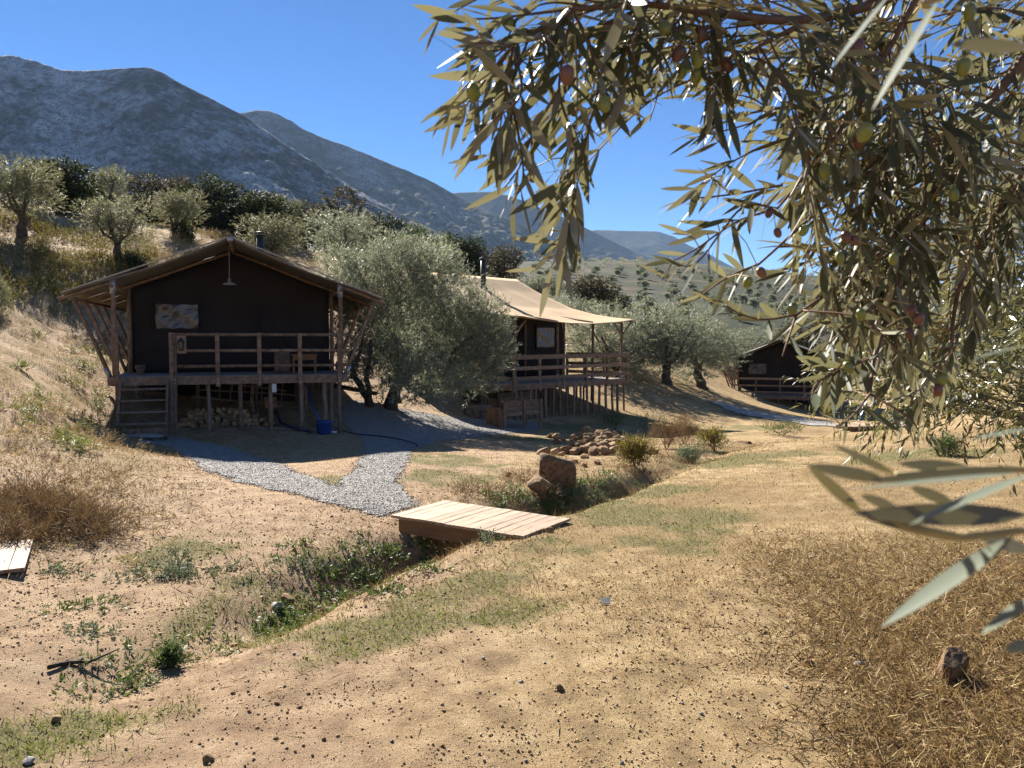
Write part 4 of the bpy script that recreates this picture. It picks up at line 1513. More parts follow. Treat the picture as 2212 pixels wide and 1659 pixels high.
# bushes at tree feet
for k, i, px, py, d, wpx, hpx, lab in (('evergreen', 1, 398, 530, 40.5, 55, 40, 'dark bush at the foot of the small slope olive'), ('evergreen', 2, 290, 555, 30.5, 60, 40, 'dark bush right of the forked olive trunk'),
                                       ('pale', 3, 425, 545, 36, 60, 35, 'pale grey bush behind the left roof slope of the big tent'), ('pale', 1, -5, 560, 22, 60, 80, 'grey bush at the left picture edge')):
    p = W(px, py, d)
    z = Hs(p.x, p.y)
    T = thing('bush', lab, 'bush', (p.x, p.y, z), random.uniform(0, 6))
    s = wpx / FPX * d / 4.0
    o = link('foliage', proto(k, i)[0], T)
    o.scale = (s, s, hpx / FPX * d / 3.2)
    o.location = (0, 0, -1.6 * hpx / FPX * d / 3.2)

# the big olive between the tents
g = W(850, 882, 22.6)
BT = thing('olive_tree', 'big silver green olive between the two nearest tents', 'tree', (g.x, g.y, Hs(g.x, g.y)))
zt = lambda py, d=22.6: W(0, py, d).z - BT.location.z
xt = lambda px, d=22.6: W(px, 700, d).x - BT.location.x
bl = []
for px, py, rx, rz in ((780, 640, 62, 75), (850, 600, 70, 62), (920, 590, 72, 60), (980, 655, 66, 58), (1035, 700, 58, 62), (960, 730, 80, 80), (870, 700, 85, 85), (790, 730, 62, 70), (1010, 770, 70, 55), (900, 790, 80, 55),
                       (740, 600, 40, 50), (820, 790, 65, 55), (950, 605, 46, 46), (1050, 750, 48, 60), (930, 820, 75, 45), (1010, 810, 65, 45), (870, 560, 45, 35)):
    bl.append((xt(px), random.uniform(-1.3, 1.2), zt(py), rx * 1.08 / FPX * 22.6, random.uniform(.85, 1.2), rz * 1.08 / FPX * 22.6))
link('crown', crown_mesh('crown', bl, 7500, 14, (.115, .2), MT['olive_leaf'], 901, .75, spl=.34, shell=.6), BT)
stems = [([(xt(852), 0, -.25), (xt(842), .1, .35), (xt(880), .2, 1.1), (xt(930), .3, 2.0)], .26, .1), ([(xt(850), .1, .2), (xt(855), .3, 1.0), (xt(850), .3, 2.2)], .15, .06),
         ([(xt(806), -.3, -.25), (xt(796), -.2, .35), (xt(770), -.1, .9), (xt(752), 0, 1.6)], .13, .06), ([(xt(803), -.3, .1), (xt(795), -.2, .9), (xt(800), 0, 2.0)], .11, .05), ([(xt(900), .25, 1.3), (xt(970), .2, 1.6), (xt(1020), .1, 2.1)], .1, .04),
         ([(xt(760), -.1, .9), (xt(775), .1, 1.7), (xt(790), .2, 2.6)], .06, .03)]
link('trunk', trunk_mesh('trunk', stems, MT['bark'], 4), BT)

# orchard dots on the far hillside
fo_v = crown_mesh('crown', make_blobs(4.6, 3.0, 2.3, 5, 7), 160, 8, (.62, .5), MT['olive_leaf'], 71, .5, spl=.5)
fo_t = trunk_mesh('trunk', [([(0, 0, -.3), (.1, 0, 1.5)], .22, .15)], MT['bark'], 3)
cnt = 0
ORCH = 'olive trees planted in rows on the far hillside'
spots = []
for a in range(-3, 56):
    for b in range(0, 38):
        x, y = 4 + a * 6.4 + b * 1.3, 100 + b * 8.4
        x += random.uniform(-1.1, 1.1)
        y += random.uniform(-1.1, 1.1)
        q = proj(np.array([[x, y, Hs(x, y)]]))[0]
        if 1150 < q[0] < 2260 and q[1] < 740 and vnoise(x * .02, y * .02, 91) > .22:
            spots.append((y, x))
spots.sort()
rest = []
for y, x in spots:
    if cnt < 260:
        T = thing('olive_tree', 'small round olive in the planted rows on the far hillside', 'tree', (x, y, Hs(x, y)), random.uniform(0, 6.28), ORCH)
        s = random.uniform(.26, .46)
        for nm, me_ in (('crown', fo_v), ('trunk', fo_t)):
            o = link(nm, me_, T)
            o.scale = (s, s, s)
        cnt += 1
    else:
        rest.append((x, y, Hs(x, y)))
if rest:
    # the rows too far to tell apart, as one mass
    pos = np.array(rest)
    src = np.array([v.co[:] for v in fo_v.vertices]).reshape(-1, 4, 3)[::6]
    n, t = len(pos), len(src)
    V = (src[None] * rng.uniform(.28, .45, (n, 1, 1, 1)) + pos[:, None, None, :]).reshape(-1, 3)
    F = np.arange(len(V)).reshape(-1, 4)
    tag(link('far_orchard_trees', np_mesh('far_orchard', V, F, MT['olive_leaf'])), 'distant olive orchard high on the far hillside', kind='stuff')
# ------------------------------------------------------------------ the olive tree over the camera
MT['near_leaf'] = leaf_mat('near_olive_leaf', (.066, .084, .054), (.235, .23, .165), (.27, .25, .12), .24, .5, .14, .5, .06)
MT['near_leaf_pale'] = leaf_mat('pale_lit_olive_leaf', (.19, .22, .165), (.36, .34, .25), (.30, .27, .10), .2, .4, .4, .12, .03)  # lightened copy: sun on the leaf put into colour; curled dry leaf shares it
MT['near_leaf_dark'] = leaf_mat('shaded_olive_leaf', (.05, .06, .036), (.15, .135, .08), (.20, .17, .06), .14, .45, .3, .3, .05)  # darker copy of the leaf, with shade put into its colour
MT['olive_green'] = noise_mat('green_olive_skin', [(.11, .14, .025), (.19, .22, .045), (.26, .27, .075)], 90, .35, .1, detail=3, spec=.5, dist=.0005, vary=.2)
MT['olive_purple'] = noise_mat('ripening_olive_skin', [(.075, .024, .022), (.15, .06, .045), (.17, .11, .045)], 45, .38, .1, detail=3, spec=.5, dist=.0005, vary=.3)
rn = random.Random(2024)
npr = np.random.default_rng(55)


def leaf_template(bend, fold, twist=0.0, n=7):
    """leaf along +x, unit length, unit full width; two columns of quads either side of the midrib"""
    vs, fs = [], []
    for i in range(n):
        t = i / (n - 1)
        w = .5 * (math.sin(math.pi * min(1, t ** .85)) ** .75 if 0 < t < 1 else 0) + (.02 if i == 0 else .005)
        cz = -bend * t * t
        tw = twist * t
        for s in (-1, 0, 1):
            y, z = s * w, abs(s) * w * fold
            vs.append((t - .12 * bend * t * t, y * math.cos(tw) - z * math.sin(tw) * .2, cz + (y * math.sin(tw) + z) * .18))
    for i in range(n - 1):
        for s in (0, 1):
            a = i * 3 + s
            fs.append((a, a + 3, a + 4, a + 1))
    return np.array(vs), np.array(fs)


LT = [leaf_template(b, f, w) for b, f, w in ((.05, .5, .2), (.12, .9, -.3), (.2, .6, .5), (-.06, .8, .0), (.3, .7, -.2), (.0, 1.1, .3))]
# z and y of a template are scaled by the width, x by the length


def catmull(pts, n):
    P = [pts[0] * 2 - pts[1]] + pts + [pts[-1] * 2 - pts[-2]]
    out = []
    for i in range(1, len(P) - 2):
        for k in range(n):
            t = k / n
            a, b, c, d = P[i - 1], P[i], P[i + 1], P[i + 2]
            out.append(.5 * ((2 * b) + (c - a) * t + (2 * a - 5 * b + 4 * c - d) * t * t + (3 * b - a - 3 * c + d) * t ** 3))
    out.append(P[-2])
    return out


M1 = [(870, -400), (880, 30), (910, 130), (905, 290), (955, 352), (995, 462), (1075, 470), (1100, 540), (1105, 610), (1160, 700), (1245, 695), (1262, 520), (1290, 425), (1275, 330), (1345, 318), (1400, 275), (1410, 235), (1500, 215), (1540, 275),
      (1590, 235), (1700, 200), (1700, -400)]
M2 = [(1540, -400), (1540, 60), (1640, 175), (1500, 285), (1435, 305), (1445, 370), (1415, 440), (1365, 560), (1430, 640), (1490, 700), (1640, 740), (1700, 770), (1740, 890), (1860, 945), (1990, 985), (2060, 900), (2090, 790), (2212, 740), (2900, 740), (2900, -400)]


M2D = [(1560, -400), (1600, 60), (1690, 180), (1690, 300), (1660, 420), (1690, 560), (1735, 690), (1800, 810), (1870, 880), (2010, 905), (2090, 760), (2212, 700), (2900, 700), (2900, -400)]


def allowed(p):
    q = proj(np.array([p]))
    return bool(in_poly(q, M1)[0] or in_poly(q, M2)[0])


LEAVES = []        # base, dir, normal, length, width, template, depth
TW = MB()          # twigs and branches of the near tree
NODES = []         # twig points olives can hang from


def add_leaf(b, d, nrm, L, Wd, tpl=None, check=True):
    if check and not (allowed(b + d * L) and allowed(b + d * L * .5)):
        return
    LEAVES.append((b, d, nrm, L, Wd, rn.randrange(len(LT)) if tpl is None else tpl))


def leafy(path, step=.017, L=(.046, .074), start=0.0, ang=.95, droop=.25, check=True, miss=.1):
    """opposite pairs along a twig"""
    acc, phase = 0.0, rn.random() * 6.28
    tot = sum((path[i + 1] - path[i]).length for i in range(len(path) - 1))
    run = 0.0
    for i in range(len(path) - 1):
        seg = path[i + 1] - path[i]
        acc += seg.length
        run += seg.length
        if run < start * tot or acc < step:
            continue
        acc = 0
        t = seg.normalized()
        ref = Vector((0, 0, 1)) if abs(t.z) < .85 else Vector((1, 0, 0))
        s1 = t.cross(ref).normalized()
        s2 = s1.cross(t)
        phase += math.pi / 2 + rn.uniform(-.3, .3)
        NODES.append(path[i + 1])
        for k in (0, 1):
            if rn.random() < miss:
                continue
            a = phase + math.pi * k
            side = s1 * math.cos(a) + s2 * math.sin(a)
            an = ang * rn.uniform(.6, 1.25) * (1 - .35 * run / tot)
            d = t * math.cos(an) + side * math.sin(an) + Vector((0, 0, -droop * rn.uniform(.3, 1.3)))
            d.normalize()
            nrm = (t * .9 - side * .35 + Vector((0, 0, .75)) + Vector((rn.gauss(0, .35), rn.gauss(0, .35), rn.gauss(0, .25))))
            Lf = rn.uniform(*L) * (.72 + .28 * math.sin(math.pi * min(1, .25 + .7 * run / tot)))
            add_leaf(path[i + 1], d, nrm, Lf, Lf * rn.uniform(.11, .16), None, check)
    # end leaves
    t = (path[-1] - path[-2]).normalized()
    for k in range(2):
        d = (t + Vector((rn.gauss(0, .25), rn.gauss(0, .25), rn.gauss(0, .2) - .1))).normalized()
        add_leaf(path[-1], d, Vector((rn.gauss(0, .4), rn.gauss(0, .4), 1)), rn.uniform(*L), rn.uniform(.009, .012), None, check)


def twig(pts, r=.0018, step=.017, n=8, leaf=True, thick=None, **kw):
    path = catmull([W(*p) for p in pts], n)
    TW.tube(path, [r * (1 - .6 * i / len(path)) for i in range(len(path))], 6, 0 if r > .0016 else 1)
    if leaf:
        leafy(path, step, **kw)
    return path


# limbs coming from the trunk on the right, outside the picture
TRUNK = Vector((2.35, 2.15, Hs(2.35, 2.15)))
limbs = [
    [(2420, -160, 1.35), (2212, 130, 1.32), (2086, 281, 1.28), (1990, 470, 1.24), (1930, 650, 1.2)],
    [(2300, -220, 1.25), (2000, -40, 1.15), (1760, 40, 1.08), (1560, 30, 1.02), (1400, 10, .97), (1236, 20, .92)],
    [(2000, -40, 1.15), (1900, 140, 1.12), (1800, 300, 1.08), (1680, 450, 1.04)],
    [(2086, 281, 1.28), (1950, 330, 1.2), (1800, 430, 1.14), (1640, 570, 1.08)],
    [(1990, 470, 1.24), (1850, 590, 1.18), (1720, 680, 1.1)],
    [(1930, 650, 1.2), (1890, 770, 1.12), (1880, 850, 1.05)],
    [(2420, -160, 1.35), (2300, 200, 1.45), (2180, 420, 1.4), (2080, 600, 1.35), (2050, 760, 1.3)],
    [(1760, 40, 1.08), (1640, 100, 1.05), (1560, 170, 1.0)],
]
LIMBS = []
for i, l in enumerate(limbs):
    path = catmull([W(*p) for p in l], 10)
    LIMBS.append(path)
    r0 = [.011, .009, .005, .005, .005, .005, .008, .004][i]
    TW.tube(path, [r0 * (1 - .7 * k / len(path)) for k in range(len(path))], 8, 0)
# side shoots from the limbs, mostly hanging and reaching to the left
for li, path in enumerate(LIMBS):
    for i in range(2, len(path)):
        for rep in range(3 if li not in (1,) else 2):
            if rn.random() < .12:
                continue
            b = path[i]
            f = b.y
            dirv = Vector((rn.uniform(-1.0, .35), rn.uniform(-.45, .7), rn.uniform(-1.0, .45)))
            if li in (0, 4, 5, 6) and rn.random() < .5:
                dirv.z = -abs(dirv.z)
            dirv.normalize()
            L = rn.uniform(.10, .24)
            e = b + dirv * L + Vector((-.01, 0, -.25 * L))
            m = b + dirv * L * .55
            if not allowed(e) or rn.random() < .12 or (not in_poly(proj(np.array([e])), M2D)[0] and not in_poly(proj(np.array([e])), M1)[0]):
                continue
            pth = catmull([b, m, e], 8)
            TW.tube(pth, [.0017 * (1 - .6 * k / len(pth)) for k in range(len(pth))], 5, 1 if rn.random() < .5 else 0)
            leafy(pth, .017, start=.15, miss=.2)
# the twigs one can follow singly, in front of the sky
hand = [
    [(1236, 20, .92), (1180, 58, .90), (1109, 96, .88), (1040, 120, .87), (985, 128, .86)],
    [(1109, 96, .88), (1094, 190, .87), (1078, 290, .86)],
    [(1109, 96, .88), (1050, 170, .90), (1000, 235, .90), (970, 262, .9)],
    [(1236, 20, .92), (1268, 90, .92), (1298, 172, .92), (1303, 205, .92)],
    [(1236, 20, .92), (1222, 90, .91), (1208, 195, .89), (1232, 280, .88), (1245, 340, .87), (1238, 400, .86), (1236, 470, .85), (1225, 530, .85)],
    [(1208, 195, .89), (1160, 270, .90), (1120, 364, .90), (1078, 418, .90)],
    [(1094, 190, .87), (1120, 290, .88), (1130, 380, .88), (1108, 440, .88)],
    [(1236, 20, .92), (1150, 30, .94), (1060, 40, .94), (985, 40, .93)],
    [(1400, 10, .97), (1360, 90, .96), (1340, 150, .95), (1375, 205, .95)],
    [(1400, 10, .97), (1290, 60, .95), (1210, 110, .95), (1150, 150, .95)],
    [(1560, 30, 1.02), (1500, 90, 1.0), (1470, 150, .98), (1455, 185, .98)],
    [(1560, 30, 1.02), (1530, 110, 1.0), (1540, 200, .99)],
    [(1480, 20, 1.0), (1430, 100, .98), (1400, 180, .97)],
    [(1560, 170, 1.0), (1540, 220, 1.0)],
    [(1800, 300, 1.08), (1700, 300, 1.06), (1590, 345, 1.04), (1510, 400, 1.02)],
    [(1680, 450, 1.04), (1590, 480, 1.02), (1500, 540, 1.0), (1440, 570, 1.0)],
    [(1640, 570, 1.08), (1570, 600, 1.04), (1500, 650, 1.02)],
    [(1720, 680, 1.1), (1640, 690, 1.05), (1560, 660, 1.02)],
    [(1700, 230, 1.05), (1600, 250, 1.04), (1520, 285, 1.03)],
    [(1690, 400, 1.05), (1580, 420, 1.03), (1480, 430, 1.02)],
    [(1720, 680, 1.1), (1700, 740, 1.05), (1690, 770, 1.04)],
    [(1880, 850, 1.05), (1840, 900, 1.0), (1800, 925, .98)],
    [(1880, 850, 1.05), (1960, 900, 1.0), (1985, 930, .99)],
    [(1890, 770, 1.12), (1800, 800, 1.05), (1760, 850, 1.02)],
    [(1930, 650, 1.2), (1840, 700, 1.1), (1770, 760, 1.05)],
]
for h in hand:
    twig(h, .0019, .0165, L=(.055, .086) if h[0][0] < 1600 else (.046, .074))
    # a companion twig close by, a little nearer or farther
    if len(h) > 2 and rn.random() < .6:
        dd = rn.choice((-.05, .06, .09))
        twig([h[0]] + [(p[0] + rn.uniform(-34, 34), p[1] + rn.uniform(-34, 26), p[2] + dd) for p in h[1:]], .0017, .0175)
# single leaves one can pick out against the sky and the far hills: base -> tip
for bx, by, tx, ty, dd in [(1214, 429, 1150, 551, .85), (1228, 394, 1193, 505, .86), (1226, 460, 1200, 596, .84), (1200, 537, 1144, 594, .85), (1191, 578, 1165, 690, .85), (1217, 544, 1236, 651, .85), (1248, 398, 1259, 533, .85), (1172, 502, 1120, 521, .86),
                           (1162, 580, 1091, 587, .85), (1245, 509, 1254, 577, .86), (1217, 394, 1097, 467, .85), (1200, 523, 1103, 514, .86), (1033, 43, 921, 38, .88), (1030, 64, 957, 63, .88), (1023, 86, 937, 71, .88), (1020, 112, 965, 152, .88),
                           (1083, 162, 926, 165, .88), (1010, 228, 914, 253, .89), (1003, 251, 914, 286, .89), (1028, 217, 997, 317, .87), (1103, 264, 1089, 347, .86), (1058, 334, 964, 355, .88), (1121, 314, 1025, 367, .88), (1121, 350, 1063, 410, .88),
                           (1109, 400, 1000, 455, .88), (1159, 357, 1103, 436, .88), (1549, 291, 1450, 269, 1.02), (1552, 307, 1480, 340, 1.02), (1534, 390, 1437, 458, 1.0), (1526, 374, 1450, 367, 1.01), (1499, 407, 1425, 408, 1.01), (1559, 380, 1506, 463, 1.0),
                           (1549, 483, 1460, 479, 1.0), (1527, 504, 1437, 531, 1.0), (1490, 506, 1418, 483, 1.0), (1300, 205, 1393, 256, .9), (1295, 200, 1365, 300, .9), (1440, 600, 1372, 566, 1.0), (1800, 905, 1768, 888, .98), (1830, 900, 1822, 962, .97), (1985, 925, 1982, 968, .98)]:
    b_, t_ = W(bx, by, dd + rn.uniform(-.015, .015)), W(tx, ty, dd + rn.uniform(-.02, .02))
    dv = t_ - b_
    tc_ = (Vector((0, 0, EYE)) - b_).normalized()
    sgn = 1 if rn.random() < .3 else -1
    add_leaf(b_, dv.normalized(), tc_ * sgn + Vector((rn.gauss(0, .45), rn.gauss(0, .2), rn.gauss(0, .45))), dv.length, dv.length * rn.uniform(.12, .15), None, False)
    nb = min(NODES, key=lambda q: (q - b_).length)
    TW.tube([nb, nb.lerp(b_, .6) + Vector((0, 0, .002)), b_], .0008, 5, 1)
# ripe and green fruit, each on its own stalk
FR = []
for px, py, c, r in [(1056, 132, 0, 19), (1099, 50, 0, 17), (1022, 200, 0, 18), (1076, 195, 0, 16), (1225, 162, 1, 19), (1304, 225, 0, 18), (1344, 142, 0, 16), (1306, 71, 0, 14), (1241, 238, 1, 12), (1152, 378, 1, 15), (1174, 298, 0, 14), (1235, 440, 0, 17),
                     (1240, 493, 1, 16), (1436, 61, 0, 17), (1466, 116, 1, 17), (1506, 129, 0, 16), (1503, 165, 0, 15), (1473, 155, 0, 15), (1570, 140, 1, 15), (1514, 76, 1, 16), (1387, 165, 1, 14), (1868, 286, 0, 19), (1855, 304, 1, 16), (2081, 145, 0, 17),
                     (2093, 26, 0, 17), (1809, 155, 1, 16), (1852, 102, 1, 17), (1782, 370, 0, 15), (1661, 460, 1, 10), (1680, 503, 1, 10), (1736, 498, 0, 12), (1828, 512, 1, 13), (1847, 519, 1, 11), (1645, 589, 1, 12), (1615, 610, 0, 12),
                     (1712, 667, 0, 12), (1814, 556, 0, 12), (1860, 680, 0, 13), (1985, 689, 1, 13), (1970, 670, 1, 12), (1964, 720, 1, 12), (1833, 794, 0, 13), (2036, 820, 0, 13), (2025, 843, 1, 13), (1930, 560, 0, 12), (2060, 420, 0, 13)]:
    FR.append((px, py, c, r))
NT = thing('olive_tree', 'leafy olive branches with green and purple olives overhanging the view', 'tree', tuple(TRUNK))
T0 = Vector(TRUNK)


def rel(p):
    return Vector(p) - T0


prof = [(.0, 1.0), (.35, .93), (.62, .75), (.78, .45), (.82, .1), (.78, -.3), (.6, -.7), (.3, -.94), (.0, -1.02)]
ol_me = {}
for c, mt in ((0, 'olive_green'), (1, 'olive_purple')):
    ol_me[c] = MB().lathe([(a, b) for a, b in prof], 12).mesh('olive', MT[mt], True)
nodes = np.array([tuple(n) for n in NODES])
for px, py, c, r in FR:
    d = .0098 * FPX / r
    d = min(max(d, .80), 1.06) * .93
    p = W(px, py, d)
    o = link('olive', ol_me[c], NT, rel(p))
    s = r / FPX * d
    o.scale = (s, s, s * 1.12)
    o.rotation_euler = (rn.uniform(-.5, .5), rn.uniform(-.5, .5), rn.uniform(0, 6))
    top = p + Vector((0, 0, s * 1.0))
    cand = nodes - np.array(tuple(top + Vector((0, .02, .02))))
    q = Vector(nodes[np.argmin((cand ** 2).sum(1))])
    mid = top.lerp(q, .5) + Vector((0, 0, .004))
    MB().tube([Vector((0, 0, .95)), o.matrix_basis.inverted() @ (rel(mid)), o.matrix_basis.inverted() @ (rel(q))], .09, 5).build('stalk', MT['shoot'], o)

# close, out-of-focus sprays at the right edge: (base px,py) -> (tip px,py), depth, width px, pale?
NEAR = [((1921, -12), (1795, 147), .34, 30, 1), ((2030, -5), (1881, 240), .33, 30, 1), ((2225, 100), (2042, 97), .31, 30, 0), ((2230, 66), (2175, 70), .32, 22, 1), ((2235, 742), (2108, 771), .30, 34, 1), ((2240, 925), (2095, 947), .27, 26, 1),
        ((1938, 1026), (1797, 958), .30, 16, 0), ((1915, 1036), (1744, 1004), .29, 26, 0), ((1865, 1110), (1742, 1001), .28, 24, 0), ((2105, 1012), (1933, 1001), .30, 26, 0), ((2200, 1022), (1832, 1056), .27, 34, 1), ((2225, 1010), (1850, 1042), .28, 24, 0),
        ((2232, 1022), (1957, 1132), .26, 34, 1), ((2225, 1112), (1834, 1110), .27, 46, 0), ((2100, 1168), (1872, 1120), .28, 22, 0), ((2190, 1158), (1905, 1357), .26, 48, 1), ((2240, 1285), (2121, 1373), .26, 34, 1), ((2240, 1385), (2168, 1406), .27, 24, 0),
        ((1940, 1098), (1855, 1070), .31, 22, 0), ((2230, 1190), (2090, 1150), .29, 30, 0), ((2300, 985), (2160, 1000), .29, 26, 1), ((2060, 1085), (1960, 1052), .31, 24, 0)]
near_leaves = []
for (bx, by), (tx, ty), d, wpx, pale in NEAR:
    b, t = W(bx, by, d + rn.uniform(.0, .02)), W(tx, ty, d - rn.uniform(-.005, .015))
    dv = t - b
    tocam = (Vector((0, 0, EYE)) - (b + t) * .5).normalized()
    nrm = -tocam + Vector((rn.uniform(-.25, .15), .05, -.25))
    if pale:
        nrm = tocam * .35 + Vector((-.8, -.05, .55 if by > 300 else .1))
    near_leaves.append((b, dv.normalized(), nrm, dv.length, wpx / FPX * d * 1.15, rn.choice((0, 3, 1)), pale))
ST2 = MB()
for pts in ([(2300, 1130, .28), (2212, 1146, .275), (2084, 1161, .275), (1960, 1140, .275), (1865, 1108, .275)], [(2300, 1010, .30), (2212, 1015, .30), (2100, 1014, .30), (1935, 1026, .30)], [(2230, -80, .36), (2130, -60, .345), (2030, -5, .33), (1990, 12, .33)], [(2130, -60, .345), (1921, -12, .34)]):
    ST2.tube([rel(W(*p)) for p in pts], .0014, 7)
# supports that carry the close sprays back to the tree
for a, b in (((2300, 1130, .28), (2600, 700, .6)), ((2300, 1010, .30), (2600, 700, .6)), ((2230, -80, .36), (2500, -300, .7))):
    ST2.tube([rel(W(*a)), rel(W(*b)), rel(Vector((1.2, 1.0, 2.2))), rel(Vector((1.7, 1.6, 2.4)))], [.0015, .003, .006, .02], 7)
ST2.build('twig', MT['shoot'], NT, True)


def mat_frame(b, d, n):
    d = d.normalized()
    y = n.cross(d)
    if y.length < 1e-6:
        y = Vector((1, 0, 0)).cross(d)
    y.normalize()
    z = d.cross(y)
    return d, y, z


def leaf_obj(mesh, b, d, n, L, Wd):
    x, y, z = mat_frame(b, d, n)
    o = link('leaf', mesh, NT)
    M = Matrix(((x.x * L, y.x * Wd, z.x * Wd, b.x - T0.x), (x.y * L, y.y * Wd, z.y * Wd, b.y - T0.y), (x.z * L, y.z * Wd, z.z * Wd, b.z - T0.z), (0, 0, 0, 1)))
    o.matrix_basis = M
    return o


def tpl_mesh(i, mat):
    v, f = LT[i]
    return np_mesh('leaf', v, f, MT[mat], True)


LM = [tpl_mesh(i, 'near_leaf') for i in range(len(LT))]
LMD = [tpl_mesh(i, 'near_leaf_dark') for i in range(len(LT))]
LMP = [tpl_mesh(i, 'near_leaf_pale') for i in range(len(LT))]
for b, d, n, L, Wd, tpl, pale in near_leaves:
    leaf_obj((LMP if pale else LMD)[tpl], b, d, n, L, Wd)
# the leaves that show largest are single leaves, the rest one mass of foliage
order = sorted(range(len(LEAVES)), key=lambda i: -LEAVES[i][3] / max(LEAVES[i][0].y, .2) * (1 if -50 < proj(np.array([LEAVES[i][0]]))[0][0] < 2230 and proj(np.array([LEAVES[i][0]]))[0][1] > -20 else .01))
NSING = 298 - len(near_leaves)
for i in order[:NSING]:
    b, d, n, L, Wd, tpl = LEAVES[i]
    leaf_obj(LM[tpl], b, d, n, L, Wd)
VS, FS, off = [], [], 0
for t in range(len(LT)):
    sel = [LEAVES[i] for i in order[NSING:] if LEAVES[i][5] == t]
    if not sel:
        continue
    B = np.array([tuple(l[0] - T0) for l in sel])
    R = frames(np.array([tuple(l[1]) for l in sel]), np.array([tuple(l[2]) for l in sel]))
    sc = np.array([(l[3], l[4], l[4]) for l in sel])
    V, F = scatter(LT[t][0], LT[t][1], B, R, sc)
    VS.append(V)
    FS.append(F + off)
    off += len(V)
tag(link('foliage', np_mesh('foliage', np.concatenate(VS), np.concatenate(FS), MT['near_leaf'], True), NT), kind='stuff')
TW.v = [tuple(Vector(v) - T0) for v in TW.v]
TW.build('branch', [MT['twig'], MT['shoot']], NT, True)
# one dried leaf curled up at the hanging tip
cv, cf = [], []
ctr = W(1183, 537, .85)
for i in range(26):
    a = -1.6 + i / 25 * 5.2
    r_ = (.0125 - .006 * i / 25)
    for s_ in (-1, 1):
        wd_ = .0042 * math.sin(math.pi * min(1, (i + 2) / 27)) ** .6
        cv.append(tuple(rel(ctr) + Vector((-r_ * math.cos(a), s_ * wd_ + .0015 * i / 25, -r_ * math.sin(a)))))
for i in range(25):
    cf.append((i * 2, i * 2 + 2, i * 2 + 3, i * 2 + 1))
link('leaf', np_mesh('curled_leaf', np.array(cv), np.array(cf), MT['near_leaf_pale'], True), NT)
MB().tube([rel(ctr) + Vector((0, 0, -.0115)), rel(W(1210, 545, .85)), rel(W(1228, 520, .85))], .0008, 5).build('twig', MT['shoot'], NT)
# trunk beside the camera, outside the frame
e1, e2, e3 = W(2420, -160, 1.35), W(2300, -220, 1.25), Vector((1.7, 1.6, 2.4))
stems = [([Vector((0, 0, -.2)), Vector((-.03, -.05, .6)), Vector((.02, -.1, 1.2))], .17, .12), ([Vector((.02, -.1, 1.1)), rel(e3), rel(e1)], .08, .012), ([Vector((.02, -.1, 1.15)), rel(e3) + Vector((.1, .1, .12)), rel(e2)], .06, .01),
         ([Vector((.02, -.1, 1.1)), Vector((.5, .3, 1.9)), Vector((.8, .5, 2.6))], .08, .02)]
link('trunk', trunk_mesh('trunk', stems, MT['bark'], 17), NT)
link('crown', crown_mesh('crown', [(.6, .3, 2.4, .8, .8, .6), (1.1, .6, 2.2, .7, .7, .6), (.5, -.4, 2.6, .6, .6, .4)], 420, 12, (.06, .19), MT['near_leaf'], 77, .3, spl=.25), NT)

# ------------------------------------------------------------------ second olive just behind it at the right edge
S0 = Vector((3.75, 4.4, Hs(3.75, 4.4)))
S2 = thing('olive_tree', 'silvery olive behind the overhanging branches at the right picture edge', 'tree', tuple(S0))
bl = []
for px, py, d, rx, rz in ((2180, 420, 4.2, 90, 110), (2230, 560, 4.0, 110, 120), (2140, 620, 3.8, 90, 110), (2190, 760, 3.7, 100, 90), (2050, 780, 3.7, 90, 80), (1950, 840, 3.7, 75, 50), (2100, 850, 3.6, 90, 55), (2280, 680, 4.2, 130, 160), (2120, 500, 4.4, 60, 110), (1900, 860, 3.7, 60, 35),
                          (2210, 320, 4.4, 60, 60), (2230, 880, 3.3, 60, 70)):
    p = W(px, py, d)
    bl.append((p.x - S0.x, p.y - S0.y, p.z - S0.z, rx / FPX * d, .45, rz / FPX * d))
MT['mid_leaf'] = leaf_mat('silver_olive_leaf', (.07, .085, .045), (.25, .245, .16), (.25, .23, .07), .25, .36, .5, .4, .10)
link('crown', crown_mesh('crown', bl, 1500, 11, (.058, .19), MT['mid_leaf'], 31, .1, droop=.45, spl=.24, shell=.35), S2)
stems = [([(0, 0, -.2), (-.05, 0, .5), (0, 0, 1.0)], .15, .11)]
for b in bl:
    stems.append(([(0, 0, .95), (b[0] * .5, b[1] * .5, max(1.1, b[2] * .7)), (b[0], b[1], b[2])], .035, .006))
link('trunk', trunk_mesh('trunk', stems, MT['bark'], 8), S2)
# ------------------------------------------------------------------ gravel path
MT['gravel'] = noise_mat('pale_grey_gravel', [(.15, .14, .13), (.26, .245, .23), (.36, .34, .32)], 70, .9, .9, detail=3, dist=.02)
MT['pebble'] = noise_mat('gravel_chippings', [(.20, .19, .178), (.34, .32, .30)], 8, .85, .1, island=.4)
MT['clod'] = noise_mat('soil_clods', [(.24, .17, .095), (.40, .29, .165)], 12, .95, .3, island=.35)
PATH1 = [(276, 935), (300, 955), (360, 965), (395, 985), (450, 1020), (520, 1045), (600, 1062), (680, 1080), (760, 1100), (828, 1118), (850, 1108), (905, 1092), (870, 1065), (862, 1030), (880, 1000), (890, 972), (940, 955), (1010, 947), (1100, 936), (1170, 926),
         (1165, 915), (1050, 903), (960, 900), (870, 885), (780, 866), (745, 866), (736, 900), (756, 930), (785, 950), (788, 985), (770, 1010), (747, 1030), (735, 1050), (700, 1040), (640, 1020), (560, 990), (500, 968), (440, 955), (370, 938)]
PATH2 = [(1520, 866), (1560, 866), (1640, 890), (1740, 903), (1840, 916), (1905, 924), (1890, 931), (1800, 924), (1700, 912), (1600, 897)]


